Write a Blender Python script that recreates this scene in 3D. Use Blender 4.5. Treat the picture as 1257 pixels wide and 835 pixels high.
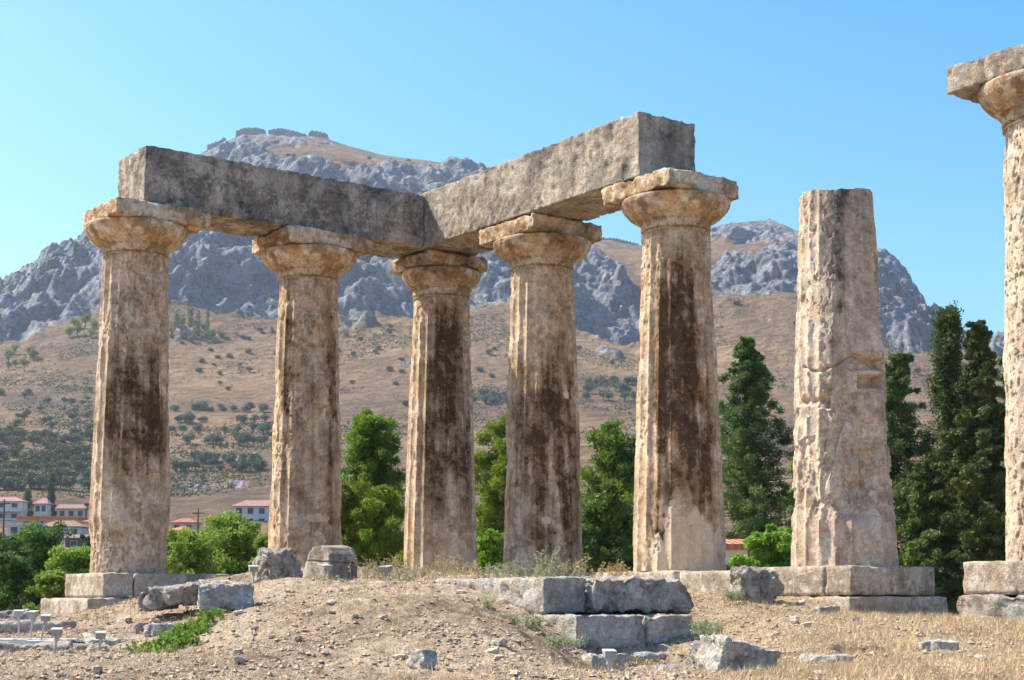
import bpy, math, random
import numpy as np
from mathutils import Vector
R_ = math.radians
scene = bpy.context.scene
for o in list(bpy.data.objects): bpy.data.objects.remove(o)
COL = scene.collection
# ------------------------------------------------------------------ camera
FPX, PIT, CY, CX = 1944.2, 0.0951, 559.3, 628.5
cam = bpy.data.objects.new('camera', bpy.data.cameras.new('camera')); COL.objects.link(cam)
cam.data.sensor_width = 36; cam.data.lens = FPX*36/1257
cam.location = (0, 0, 0); cam.rotation_euler = (math.pi/2+PIT, 0, 0)
cam.data.shift_y = (CY-417.5)/1257; cam.data.shift_x = 0
cam.data.clip_start = 0.1; cam.data.clip_end = 20000
scene.camera = cam
# ------------------------------------------------------------------ sun and sky
SUN_EL = R_(50); SUN_AZ = (-0.93, 0.37)
sdir = Vector((SUN_AZ[0]*math.cos(SUN_EL), SUN_AZ[1]*math.cos(SUN_EL), math.sin(SUN_EL))).normalized()
w = bpy.data.worlds.new('World'); scene.world = w; w.use_nodes = True
nt = w.node_tree; bg = nt.nodes['Background']
sk = nt.nodes.new('ShaderNodeTexSky'); sk.sky_type = 'NISHITA'; sk.sun_disc = False
sk.sun_elevation = SUN_EL; sk.sun_rotation = math.atan2(SUN_AZ[0], SUN_AZ[1]) % (2*math.pi)
sk.air_density = 1.0; sk.dust_density = 1.7; sk.ozone_density = 2.0; sk.altitude = 100
hs_ = nt.nodes.new('ShaderNodeHueSaturation'); hs_.inputs['Saturation'].default_value = 1.55; hs_.inputs['Hue'].default_value = .499
nt.links.new(sk.outputs[0], hs_.inputs['Color']); nt.links.new(hs_.outputs[0], bg.inputs[0]); bg.inputs[1].default_value = 0.125
sun = bpy.data.objects.new('sun', bpy.data.lights.new('sun', 'SUN')); COL.objects.link(sun)
sun.data.energy = 4.4; sun.data.angle = R_(0.5); sun.data.color = (1, 0.915, 0.76)
sun.rotation_euler = sdir.to_track_quat('Z', 'Y').to_euler()
sun.location = (-30, 12, 40)
vs = scene.view_settings
scene.display_settings.display_device = 'sRGB'
vs.view_transform = 'Standard'; vs.look = 'None'; vs.gamma = 1; vs.use_curve_mapping = False; vs.exposure = 1.15
scene.cycles.volume_bounces = 0
scene.cycles.max_bounces = 6; scene.cycles.diffuse_bounces = 4

# ------------------------------------------------------------------ helpers
rng = np.random.default_rng(7); random.seed(7)
def P(px, py, Y):
    dx = (px-CX)/FPX; dy = (CY-py)/FPX
    d = np.array([dx, math.cos(PIT)-dy*math.sin(PIT), math.sin(PIT)+dy*math.cos(PIT)])
    return d*(Y/d[1])
_perm = np.random.default_rng(3).permutation(256); _perm = np.concatenate([_perm, _perm, _perm])
_g = np.random.default_rng(4).normal(size=(256, 3)); _g /= np.linalg.norm(_g, axis=1)[:, None]
_g = _g.astype(np.float32)
def perlin(p):
    p = np.asarray(p, dtype=np.float64); sh = p.shape[:-1]; p = p.reshape(-1, 3)
    i = np.floor(p).astype(np.int64); f = (p-i).astype(np.float32); i &= 255
    u = f*f*f*(f*(f*6-15)+10)
    def gr(a, b, c):
        h = _perm[_perm[_perm[i[:, 0]+a]+i[:, 1]+b]+i[:, 2]+c]
        g = _g[h & 255]
        return g[:, 0]*(f[:, 0]-a)+g[:, 1]*(f[:, 1]-b)+g[:, 2]*(f[:, 2]-c)
    x0 = gr(0,0,0)*(1-u[:,0])+gr(1,0,0)*u[:,0]; x1 = gr(0,1,0)*(1-u[:,0])+gr(1,1,0)*u[:,0]
    x2 = gr(0,0,1)*(1-u[:,0])+gr(1,0,1)*u[:,0]; x3 = gr(0,1,1)*(1-u[:,0])+gr(1,1,1)*u[:,0]
    y0 = x0*(1-u[:,1])+x1*u[:,1]; y1 = x2*(1-u[:,1])+x3*u[:,1]
    return ((y0*(1-u[:,2])+y1*u[:,2])*1.6).reshape(sh)
def fbm(p, octv=4, gain=.5, ridged=False):
    p = np.asarray(p, dtype=np.float64); s = 0; a = 1; t = 0
    for k in range(octv):
        n = perlin(p*2**k+17.3*k)
        if ridged: n = 1-2*np.abs(n)
        s = s+a*n; t += a; a *= gain
    return s/t
def ss(a, b, x):
    t = np.clip((x-a)/(b-a), 0, 1); return t*t*(3-2*t)

def mesh_np(name, V, F, mats=None, parent=None, loc=None, smooth=True, attrs=None, midx=None):
    V = np.asarray(V, dtype=np.float32); F = np.asarray(F, dtype=np.int32); k = F.shape[1]
    me = bpy.data.meshes.new(name)
    me.vertices.add(len(V)); me.vertices.foreach_set('co', V.ravel())
    me.loops.add(F.size); me.loops.foreach_set('vertex_index', F.ravel())
    me.polygons.add(len(F)); me.polygons.foreach_set('loop_start', np.arange(len(F), dtype=np.int32)*k)
    me.polygons.foreach_set('use_smooth', np.full(len(F), smooth))
    if mats is not None:
        for m in (mats if isinstance(mats, (list, tuple)) else [mats]): me.materials.append(m)
    if midx is not None: me.polygons.foreach_set('material_index', np.asarray(midx, dtype=np.int32))
    for an, av in (attrs or {}).items():
        a = me.attributes.new(an, 'FLOAT', 'POINT'); a.data.foreach_set('value', np.asarray(av, dtype=np.float32).ravel())
    me.update(calc_edges=True)
    o = bpy.data.objects.new(name, me); COL.objects.link(o)
    if parent is not None: o.parent = parent
    if loc is not None: o.location = loc
    return o
def tag(o, label=None, cat=None, group=None, kind=None):
    if label: o['label'] = label
    if cat: o['category'] = cat
    if group: o['group'] = group
    if kind: o['kind'] = kind
    return o
def empty(name, loc, rz, label, cat, group=None):
    o = bpy.data.objects.new(name, None); COL.objects.link(o); o.location = loc; o.rotation_euler = (0, 0, rz)
    o.empty_display_size = .2
    return tag(o, label, cat, group)
def copy_tree(o, parent=None):
    c = o.copy(); COL.objects.link(c); c.parent = parent
    for ch in [x for x in bpy.data.objects if x.parent == o]: copy_tree(ch, c)
    return c

# ---- materials
def newmat(name):
    m = bpy.data.materials.new(name); m.use_nodes = True
    n = m.node_tree; b = n.nodes['Principled BSDF']; b.inputs['Roughness'].default_value = .9
    b.inputs['Specular IOR Level'].default_value = .2
    return m, n, b
class G:
    def __init__(s, n): s.n = n; s.N = n.nodes; s.L = n.links.new
    def coord(s, which='Object'):
        t = s.N.new('ShaderNodeTexCoord'); return t.outputs[which]
    def map(s, v, sc):
        m = s.N.new('ShaderNodeMapping'); m.inputs['Scale'].default_value = sc; s.L(v, m.inputs[0]); return m.outputs[0]
    def noise(s, v, sc, det=4, rough=.55, dist=0):
        t = s.N.new('ShaderNodeTexNoise'); t.inputs['Scale'].default_value = sc; t.inputs['Detail'].default_value = det
        t.inputs['Roughness'].default_value = rough; t.inputs['Distortion'].default_value = dist; s.L(v, t.inputs['Vector']); return t.outputs['Fac']
    def vor(s, v, sc, feat='F1', out='Distance'):
        t = s.N.new('ShaderNodeTexVoronoi'); t.feature = feat; t.inputs['Scale'].default_value = sc; s.L(v, t.inputs['Vector']); return t.outputs[out]
    def ramp(s, f, stops):
        r = s.N.new('ShaderNodeValToRGB'); e = r.color_ramp.elements
        while len(e) < len(stops): e.new(.5)
        for i, (p, c) in enumerate(stops):
            e[i].position = p; e[i].color = (c, c, c, 1) if not isinstance(c, tuple) else (*c, 1)
        s.L(f, r.inputs[0]); return r.outputs[0]
    def math(s, op, a, b=None, clamp=False):
        m = s.N.new('ShaderNodeMath'); m.operation = op; m.use_clamp = clamp
        for i, x in enumerate((a, b)):
            if x is None: continue
            if isinstance(x, (int, float)): m.inputs[i].default_value = x
            else: s.L(x, m.inputs[i])
        return m.outputs[0]
    def mix(s, f, a, b, mode='MIX'):
        m = s.N.new('ShaderNodeMix'); m.data_type = 'RGBA'; m.blend_type = mode
        for k, x in ((0, f), (6, a), (7, b)):
            if isinstance(x, (int, float)): m.inputs[k].default_value = x if k == 0 else (x, x, x, 1)
            elif isinstance(x, tuple): m.inputs[k].default_value = (*x, 1)
            else: s.L(x, m.inputs[k])
        return m.outputs[2]
    def attr(s, name):
        a = s.N.new('ShaderNodeAttribute'); a.attribute_name = name; return a.outputs['Fac']
    def bump(s, h, strength=.5, dist=.02, nrm=None):
        b = s.N.new('ShaderNodeBump'); b.inputs['Strength'].default_value = strength; b.inputs['Distance'].default_value = dist
        s.L(h, b.inputs['Height'])
        if nrm: s.L(nrm, b.inputs['Normal'])
        return b.outputs[0]
def simple(name, col, rough=.8, var=.15, sc=8, metal=0, bump=0):
    m, n, b = newmat(name); g = G(n); v = g.coord()
    f = g.noise(v, sc, 4)
    c2 = tuple(x*(1-var) for x in col); c1 = tuple(min(1, x*(1+var)) for x in col)
    g.L(g.ramp(f, [(.3, c2), (.7, c1)]), b.inputs['Base Color'])
    b.inputs['Roughness'].default_value = rough; b.inputs['Metallic'].default_value = metal
    if bump: g.L(g.bump(f, .6, bump), b.inputs['Normal'])
    return m
def stone_mat(name, light, mid, dark, stain=(.045, .028, .015), lichen=(.42, .17, .05), lich_amt=0., spots=.3, spotcol=(.5, .47, .42), streak=0., pale=.0, bumpd=.02):
    m, n, b = newmat(name); g = G(n); v = g.coord()
    n1 = g.noise(v, 1.6, 7, .7, .5); n2 = g.noise(v, 6, 8, .75, .2); n3 = g.noise(v, 30, 5, .75)
    f = g.math('ADD', g.math('MULTIPLY', n1, .55), g.math('MULTIPLY', n2, .45))
    c = g.ramp(f, [(.40, tuple(x*.8 for x in dark)), (.46, dark), (.51, mid), (.58, light)])
    # fine grain
    c = g.mix(.45, c, g.ramp(n3, [(.3, .35), (.5, 1.), (.7, 1.5)]), 'MULTIPLY')
    c = g.mix(.6, c, g.ramp(g.noise(v, 13, 6, .8, .4), [(.36, .45), (.5, 1.), (.62, 1.3)]), 'MULTIPLY')
    if streak:
        vs_ = g.map(v, (3.2, 3.2, .35)); s1 = g.noise(vs_, 1.4, 6, .7, .6)
        c = g.mix(g.math('MULTIPLY', g.ramp(s1, [(.46, 0.), (.66, 1.)]), streak), c, tuple(x*.38 for x in dark))
    pk = g.math('MULTIPLY', g.ramp(g.vor(v, 19), [(.12, 1.), (.26, 0.)]), g.ramp(g.noise(v, 3.1, 4, .7), [(.5, 0.), (.62, 1.)]))
    c = g.mix(g.math('MULTIPLY', pk, .55), c, tuple(x*.35 for x in dark))
    wm = g.ramp(g.noise(v, 2.3, 5, .7, .5), [(.52, 0.), (.64, 1.)])
    c = g.mix(g.math('MULTIPLY', wm, .35), c, (mid[0]*1.12, mid[1]*.86, mid[2]*.62))
    gm = g.ramp(g.noise(v, 1.3, 7, .75, .8), [(.50, 0.), (.62, 1.)])
    c = g.mix(g.math('MULTIPLY', gm, .42), c, (.52, .465, .40))
    # pale lichen / calcite spots
    sp = g.math('MULTIPLY', g.ramp(g.noise(v, 9, 5, .75, .3), [(.53, 0.), (.58, 1.)]), g.ramp(g.noise(v, 1.7, 3), [(.40, 0.), (.55, 1.)]))
    c = g.mix(g.math('MULTIPLY', sp, spots), c, spotcol)
    # attribute driven stain with fine broken edge
    st = g.attr('stain'); nf = g.noise(v, 6.5, 10, .82, .4); nb = g.noise(v, 2.2, 6, .7, .6)
    e2 = g.math('ADD', st, g.math('MULTIPLY', g.math('SUBTRACT', nb, .5), 1.0))
    c = g.mix(g.math('MULTIPLY', g.ramp(e2, [(-.0, 0.), (.48, 1.)]), .85), c, g.ramp(n2, [(.38, tuple(x*3.4 for x in stain)), (.62, tuple(x*8.5 for x in stain))]))
    e = g.math('ADD', g.math('MULTIPLY', st, .8), g.math('ADD', g.math('MULTIPLY', g.math('SUBTRACT', nf, .5), 3.2), g.math('MULTIPLY', g.math('SUBTRACT', nb, .5), 1.2)))
    sm = g.ramp(e, [(.50, 0.), (.62, .85), (.85, 1.)])
    sm = g.math('MULTIPLY', sm, g.ramp(st, [(.05, 0.), (.3, 1.)]))
    c = g.mix(g.math('MULTIPLY', sm, .9), c, g.ramp(n2, [(.35, stain), (.65, tuple(x*2.6 for x in stain))]))
    pt = g.attr('patch')
    pc = g.mix(g.ramp(n2, [(.3, 0.), (.7, 1.)]), tuple(x*.86 for x in light), light)
    c = g.mix(g.math('MULTIPLY', pt, .6), c, pc)
    if lich_amt:
        li = g.math('MULTIPLY', g.ramp(g.noise(v, 6, 8, .8), [(.54, 0.), (.6, 1.)]), g.ramp(g.noise(v, 1.3, 2), [(.4, 0.), (.55, 1.)]))
        geo = g.N.new('ShaderNodeNewGeometry'); sx = g.N.new('ShaderNodeSeparateXYZ'); g.L(geo.outputs['Normal'], sx.inputs[0])
        up = g.ramp(sx.outputs[2], [(.1, .35), (.7, 1.)])
        c = g.mix(g.math('MULTIPLY', g.math('MULTIPLY', li, up), lich_amt), c, lichen)
    g.L(c, b.inputs['Base Color'])
    pit = g.ramp(g.vor(v, 30), [(.0, 0.), (.3, 1.)])
    h = g.math('ADD', g.math('MULTIPLY', n2, 1.2), g.math('ADD', g.math('MULTIPLY', n3, .7), g.math('MULTIPLY', pit, .25)))
    g.L(g.bump(h, 1., bumpd*2.2), b.inputs['Normal'])
    return m
def leaf_mat(name, c1, c2, trans=.25, sc=.9):
    m, n, b = newmat(name); g = G(n); v = g.coord()
    c = g.ramp(g.noise(v, sc, 3), [(.35, c1), (.65, c2)])
    oi = g.N.new('ShaderNodeObjectInfo')
    hs = g.N.new('ShaderNodeHueSaturation'); g.L(c, hs.inputs['Color'])
    g.L(g.math('ADD', g.math('MULTIPLY', oi.outputs['Random'], .04), .48), hs.inputs['Hue'])
    g.L(g.math('ADD', g.math('MULTIPLY', oi.outputs['Random'], .4), .8), hs.inputs['Value'])
    c = hs.outputs[0]
    g.L(c, b.inputs['Base Color']); b.inputs['Roughness'].default_value = .6
    t = g.N.new('ShaderNodeBsdfTranslucent'); g.L(g.mix(.5, c, (.25, .35, .02), 'ADD') if False else c, t.inputs[0])
    mx = g.N.new('ShaderNodeMixShader'); mx.inputs[0].default_value = trans
    g.L(b.outputs[0], mx.inputs[1]); g.L(t.outputs[0], mx.inputs[2])
    g.L(mx.outputs[0], n.nodes['Material Output'].inputs[0])
    return m

# ------------------------------------------------------------------ temple geometry frame
TH = 0.6331; C3 = np.array([-1.5806, 34.935]); H0 = 0.6315
A2 = np.array([math.sin(TH), -math.cos(TH)]); B2 = np.array([-math.cos(TH), -math.sin(TH)])
RZ = math.atan2(A2[1], A2[0])            # local x = along A; local -y ... B = rot(-90) of A?
def ab(c, a, b): return c+A2*a+B2*b
# local frame of temple things: x along A2, y along -B2  (right handed)
def a_pos(s): return C3+A2*s
def b_pos(s): return C3+B2*s

# ------------------------------------------------------------------ terrain
PXK = [-1400, -600, -250, -60, 0, 50, 97, 150, 200, 245, 300, 345, 400, 470, 540, 600, 660, 700, 740, 780, 830, 868, 900, 945, 980, 1040, 1085, 1105, 1125, 1145, 1160, 1200, 1257, 1400, 1700, 2600]
KN = {  # range: image row of the slope at each PXK column
 60:   [840]*36, 95: [858]*36, 150: [800]*36, 220: [742]*36,
 300:  [705]*36, 380: [668]*36, 470: [628]*36, 600: [578]*36, 760: [520]*36, 920: [466]*36,
 1080: [640,560,480,440,420,404,388,374,372,378,386,388,384,384,382,374,380,396,412,424,402,372,362,358,360,385,404,412,418,422,424,430,440,480,560,650],
 1130: [630,540,440,375,358,340,322,300,300,310,318,318,310,318,315,300,310,345,350,350,372,345,338,330,325,345,362,375,390,408,416,426,438,478,558,650],
 1260: [625,525,415,360,346,322,300,278,258,245,238,238,236,238,236,232,275,318,330,338,340,318,312,306,305,322,334,345,368,400,412,424,437,477,558,650],
 1380: [622,522,410,356,342,310,290,262,230,208,192,188,186,203,208,214,260,302,310,318,322,302,300,296,298,308,324,334,358,397,410,423,436,476,557,650],
 1500: [620,520,405,352,340,305,284,256,218,189,164,166,172,190,199,209,252,290,295,301,304,286,277,272,284,303,320,330,354,395,408,422,436,476,557,650],
 1750: [640,545,430,380,365,330,310,285,250,225,200,200,210,220,230,240,280,310,315,320,325,310,300,300,310,330,345,355,380,415,425,440,455,495,575,665],
 2600: [700]*36, 6000: [736]*36 }
KR = np.array(sorted(KN)); KY = np.array([KN[r] for r in KR], dtype=float)
for i, r in enumerate(KR):
    if 1200 < r < 1800: KY[i] += np.interp(PXK, [0, 97, 150, 200], [13, 13, 8, 0])
# slight tilt of the lower hill
for i, r in enumerate(KR):
    if r in (470, 600, 760, 920):
        KY[i] += np.interp(PXK, [-600, 0, 500, 900, 1257, 2000], [60, 8, 0, 0, 25, 90])*{470:.4, 600:.6, 760:.8, 920:1}[r]
def tabY(px, r):
    lr = np.interp(r, KR, np.arange(len(KR))); i = np.clip(np.floor(lr).astype(int), 0, len(KR)-2); f = lr-i
    out = np.zeros(np.broadcast(px, r).shape); px = np.broadcast_to(px, out.shape)
    cols = np.stack([np.interp(px.ravel(), PXK, KY[k]).reshape(out.shape) if False else None for k in []]) if False else None
    for k in range(len(KR)-1):
        m = (i == k)
        if not m.any(): continue
        m = np.broadcast_to(m, out.shape)
        y0 = np.interp(px[m], PXK, KY[k]); y1 = np.interp(px[m], PXK, KY[k+1]); ff = np.broadcast_to(f, out.shape)[m]
        out[m] = y0*(1-ff)+y1*ff
    return out
cp, sp_ = math.cos(PIT), math.sin(PIT)
def elev(px, py):   # z/Y for image row
    dy = (CY-py)/FPX
    return (sp_+dy*cp)/(cp-dy*sp_)
def terrain_e(t, r):   # t = X/Y, returns z/Y and picture row
    e = np.zeros(np.broadcast(t, r).shape); y = None
    for _ in range(2):
        px = CX+FPX*t/(cp+e*sp_); y = tabY(px, r); e = elev(px, y)
    return e, y, px
# near-ground control points (column, row, distance)
CPT = []
for px in (-700, -300, 0, 300, 600, 900, 1257, 1600, 2000): CPT.append(P(px, 838, 13.5))
CPT += [P(*q) for q in [(-200,800,18),(20,806,17),(100,806,17),(60,776,24),(130,766,29.3),(20,764,28),(-150,764,28),(200,766,25),
 (250,800,18),(150,800,19),(225,735,25.5),(330,716,23.5),(400,715,24),(500,713,24),(580,713,23),(300,765,18.5),(400,768,18),(500,762,18),
 (580,772,17.5),(630,757,19.6),(640,800,17),(680,815,17.0),(560,720,21.5),(480,724,21.5),(380,730,21.5),(760,824,17.5),(850,818,18),(712,803,18.4),(745,817,18.2),(800,818,18.5),(862,810,19.1),(885,792,20),(672,778,18.9),(690,792,18.4),(870,775,20.8),(865,762,22),(880,745,23),(930,737,25),(1010,741,24.6),
 (1050,758,23.6),(1155,762,24.2),(1200,768,20.8),(1300,775,20),(1000,792,17.5),(1150,797,17),(950,768,20),(1250,800,16.5),(900,800,18)]]
CPT += [np.array(q) for q in [(-1.5,32.6,.50),(-1.9,36.5,.3),(.7,29.6,.48),(-3.4,30.8,.42),(-5.5,29.2,.35),(2.6,26.6,.22),(-8.8,32.5,-.4),(-7,34,-.3),(-4.6,36,0),(1.5,33.5,.2),(4.6,30,.0),(7,27.5,-.3),(8.5,24,-.4),
 (-12,30,-.5),(-12,38,-2.5),(0,40,-1.2),(10,34,-1.5),(-4,44,-2.5),(6,44,-2.6),(-16,46,-3.5),(14,44,-3),(0,54,-3),(-20,30,-1),(16,24,-.6),(18,34,-2),
 (0,8,-.95),(-6,8,-.95),(6,8,-.95),(0,2,-1.6),(-8,2,-1.6),(8,2,-1.6),(-16,8,-1.2),(16,8,-1.2),(0,-10,-1.7),(-20,-10,-1.7),(20,-10,-1.7),(-30,20,-1.5),(30,20,-1.5),(-40,50,-4),(40,50,-4),(0,60,-3.4),(-40,-40,-1.8),(40,-40,-1.8),(-60,0,-1.8),(60,0,-1.8)]]
CPT = np.array(CPT)
def _phi(d): return d**2*np.log(d+1e-6)
_D = np.linalg.norm(CPT[:, None, :2]-CPT[None, :, :2], axis=2)
_n = len(CPT); _M = np.zeros((_n+3, _n+3)); _M[:_n, :_n] = _phi(_D)+np.eye(_n)*.02
_M[:_n, _n] = 1; _M[:_n, _n+1:_n+3] = CPT[:, :2]; _M[_n, :_n] = 1; _M[_n+1:, :_n] = CPT[:, :2].T
_W = np.linalg.solve(_M, np.concatenate([CPT[:, 2], np.zeros(3)]))
def near_z(X, Y):
    X = np.asarray(X, float); Y = np.asarray(Y, float); sh = np.broadcast(X, Y).shape
    x = np.broadcast_to(X, sh).ravel(); y = np.broadcast_to(Y, sh).ravel(); z = np.full(x.shape, _W[_n])+_W[_n+1]*x+_W[_n+2]*y
    for i in range(_n):
        z += _W[i]*_phi(np.hypot(x-CPT[i, 0], y-CPT[i, 1]))
    return np.clip(z, -4, 1.2).reshape(sh)
def near_detail(X, Y):
    p = np.stack([X, Y, 0*X], -1)
    d = .09*fbm(p*.55, 3)+.05*fbm(p*2.2+9, 3, ridged=True)+.045*fbm(p*6, 4)
    q = P(795, 815, 18.3); d = d-.42*np.exp(-(np.abs((X-q[0])/1.15)**3)-(np.abs((Y-q[1])/1.0)**3))
    return d
def ground_z(X, Y):
    X = np.asarray(X, float); Y = np.asarray(Y, float)
    r = np.hypot(X, Y); near = near_z(X, Y)+near_detail(X, Y)
    t = X/np.maximum(Y, .35*r+.01); e, _, _ = terrain_e(t, r); far = e*np.maximum(Y, .35*r)
    k = ss(42, 75, r); return near*(1-k)+far*k
def hill_pt(px, py):
    rs = np.linspace(90, 1500, 1500); y = tabY(np.full(rs.shape, float(px)), rs)
    j = np.where(y <= py)[0]; r = rs[j[0]] if len(j) else None
    if r is None or r > 1470: return None
    t = (px-CX)/FPX*(cp+elev(px, py)*sp_); Y = r/math.sqrt(1+t*t)
    return P(px, py, Y)

az = np.concatenate([np.linspace(-180, -60, 30, endpoint=False), np.linspace(-60, -23, 75, endpoint=False), np.linspace(-23, 23, 900, endpoint=False),
                     np.linspace(23, 60, 75, endpoint=False), np.linspace(60, 180, 31)])*math.pi/180
rr = np.concatenate([np.linspace(.5, 10, 20, endpoint=False), np.linspace(10, 27, 340, endpoint=False), np.linspace(27, 62, 100, endpoint=False),
                     np.geomspace(62, 560, 110, endpoint=False), np.linspace(560, 640, 50, endpoint=False), np.geomspace(640, 1060, 90, endpoint=False), np.linspace(1060, 1300, 230, endpoint=False), np.linspace(1300, 1520, 120, endpoint=False), np.linspace(1520, 1760, 40, endpoint=False), np.geomspace(1760, 9000, 16)])
AZ, RR = np.meshgrid(az, rr)
X = RR*np.sin(AZ); Y = RR*np.cos(AZ)
Z = np.zeros_like(X); ROCK = np.zeros_like(X)
nr = rr < 90
Z[nr] = ground_z(X[nr], Y[nr])
fr = ~nr
Yc = np.maximum(Y[fr], .35*RR[fr]); t = X[fr]/Yc
e, yrow, pxx = terrain_e(t, RR[fr]); Zf = e*Yc; rf = RR[fr]
p3 = np.stack([X[fr], Y[fr], Zf], -1)
# rock mask: bands of cliff between cliff foot and first top, plus summit crags
base = np.interp(pxx, PXK, KN[1080]); top = np.interp(pxx, PXK, KN[1260])
n1 = fbm(p3/90, 5); n2 = fbm(p3/40+5, 4)
wob = n1*34
rock = ss(base+10, base-6, yrow+wob*.6)*(1-.0*yrow)
# tan slopes among the crags
def blob(cx, cy, rx, ry, k=1.): return k*np.exp(-(((pxx-cx)/rx)**2+((yrow-cy)/ry)**2))
tan = blob(500, 190, 130, 14, 1.3)+blob(385, 190, 60, 8)+blob(825, 330, 52, 42, 1.5)+blob(925, 305, 60, 8, 1.0)+blob(760, 310, 22, 12, .9)+blob(650, 372, 55, 15, .8)+blob(900, 385, 120, 22, 1)+blob(170, 350, 40, 14, .5)+blob(1000, 385, 90, 20, .6)
rock = np.clip(rock-np.clip(tan*1.35+n2*.9*(tan > .15), 0, 1), 0, 1)
extra = blob(925, 335, 60, 16, 1.2)+blob(740, 375, 42, 38, 1.6)+blob(720, 345, 30, 16, 1)+blob(1118, 372, 38, 52, 1.6)+blob(925, 287, 62, 10, 1.2)
rock = np.clip(np.maximum(rock, ss(.35, .6, extra+n1*.5)), 0, 1)
rock *= (rf > 960)
# stray outcrops on the hill
oc = ss(.28, .42, fbm(p3/26+31, 4))*ss(500, 900, rf)*.7
rock = np.maximum(rock, oc*(rf < 1200))
# terraces / low cliff by the olive grove
rock = np.maximum(rock, ss(.45, .7, blob(270, 597, 80, 6, 1.05)+fbm(p3/14+7, 4)*.8)*(rf<900))
pr = np.stack([X[fr]/46, Y[fr]/60, Zf/85], -1)
wrp = np.stack([fbm(p3/60+k*9, 3) for k in range(3)], -1)
rid = np.abs(perlin(pr+wrp*.6+3)); rid2 = np.abs(perlin(p3/17+wrp*.5+8)); rid3 = fbm(p3/7.5+wrp+2, 3, .6); rid4 = np.abs(perlin(p3/6.5+wrp*.5+5)); bed = fbm(np.stack([X[fr]/60, Y[fr]/60, (Zf+.5*X[fr])/9], -1)+wrp, 3)
amp = rock*ss(960, 1080, rf)*ss(1760, 1700, rf)
sil = 1-.7*ss(1400, 1490, rf)
dd = amp*sil*(((rid-.24)*30+(rid2-.24)*10*(1+1.5*n2)+rid3*4+(rid4-.24)*4+bed*10)*(.75+.9*np.clip(n1+.3, 0, 1)))
Zf = Zf+dd*.75+(1-amp)*(fbm(p3/70, 3)*2.5+fbm(p3/9, 3)*.5+.45*fbm(np.stack([X[fr]/40, Y[fr]/9, 0*Zf], -1), 3))*ss(90, 400, rf)*sil+rock*(1-amp)*(.3-np.abs(perlin(p3/7+4)))*5*ss(300, 500, rf)
kk = 1-dd*.6/rf; X[fr] = X[fr]*kk; Y[fr] = Y[fr]*kk
Z[fr] = Zf; ROCK[fr] = rock
nR, nA = X.shape
V = np.stack([X, Y, Z], -1).reshape(-1, 3)
idx = np.arange(nR*nA).reshape(nR, nA)
def sheet(name, i0, i1, mat):
    s = idx[i0:i1+1]; q = np.stack([s[:-1, :-1], s[:-1, 1:], s[1:, 1:], s[1:, :-1]], -1).reshape(-1, 4)[:, ::-1]
    lo, hi = s[0, 0], s[-1, -1]+1
    o = mesh_np(name, V[lo:hi], q-lo, mat, attrs={'rock': ROCK.ravel()[lo:hi]})
    return tag(o, kind='structure')
# ground material
m, n, b = newmat('dry_earth'); g = G(n); v = g.coord()
n1 = g.noise(v, .45, 5); n2 = g.noise(v, 5, 7, .7); n3 = g.noise(v, 40, 5, .75); n4 = g.noise(v, 1.6, 5, .6)
c = g.ramp(g.math('ADD', g.math('MULTIPLY', n1, .4), g.math('MULTIPLY', n2, .6)), [(.40, (.18, .12, .075)), (.5, (.38, .275, .18)), (.60, (.55, .44, .32))])
dry = g.ramp(g.math('ADD', g.math('MULTIPLY', n4, .6), g.math('MULTIPLY', n3, .4)), [(.46, 0.), (.60, 1.)])
sx = g.N.new('ShaderNodeSeparateXYZ'); g.L(v, sx.inputs[0])
rt = g.ramp(g.math('ADD', g.math('MULTIPLY', sx.outputs[0], .1), .5), [(.3, .2), (.62, .9)])
c = g.mix(g.math('MULTIPLY', dry, rt), c, (.54, .41, .24))
c = g.mix(.8, c, g.ramp(n3, [(.3, .5), (.5, 1.), (.72, 1.5)]), 'MULTIPLY')
peb = g.math('MULTIPLY', g.ramp(g.vor(v, 16), [(.16, 1.), (.30, 0.)]), g.ramp(g.noise(v, 2.3, 4), [(.45, 0.), (.62, 1.)]))
c = g.mix(peb, c, (.55, .47, .37))
g.L(c, b.inputs['Base Color'])
h = g.math('ADD', n2, g.math('ADD', g.math('MULTIPLY', n3, .6), g.math('MULTIPLY', peb, .35)))
g.L(g.bump(h, 1, .05), b.inputs['Normal']); M_EARTH = m
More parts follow.
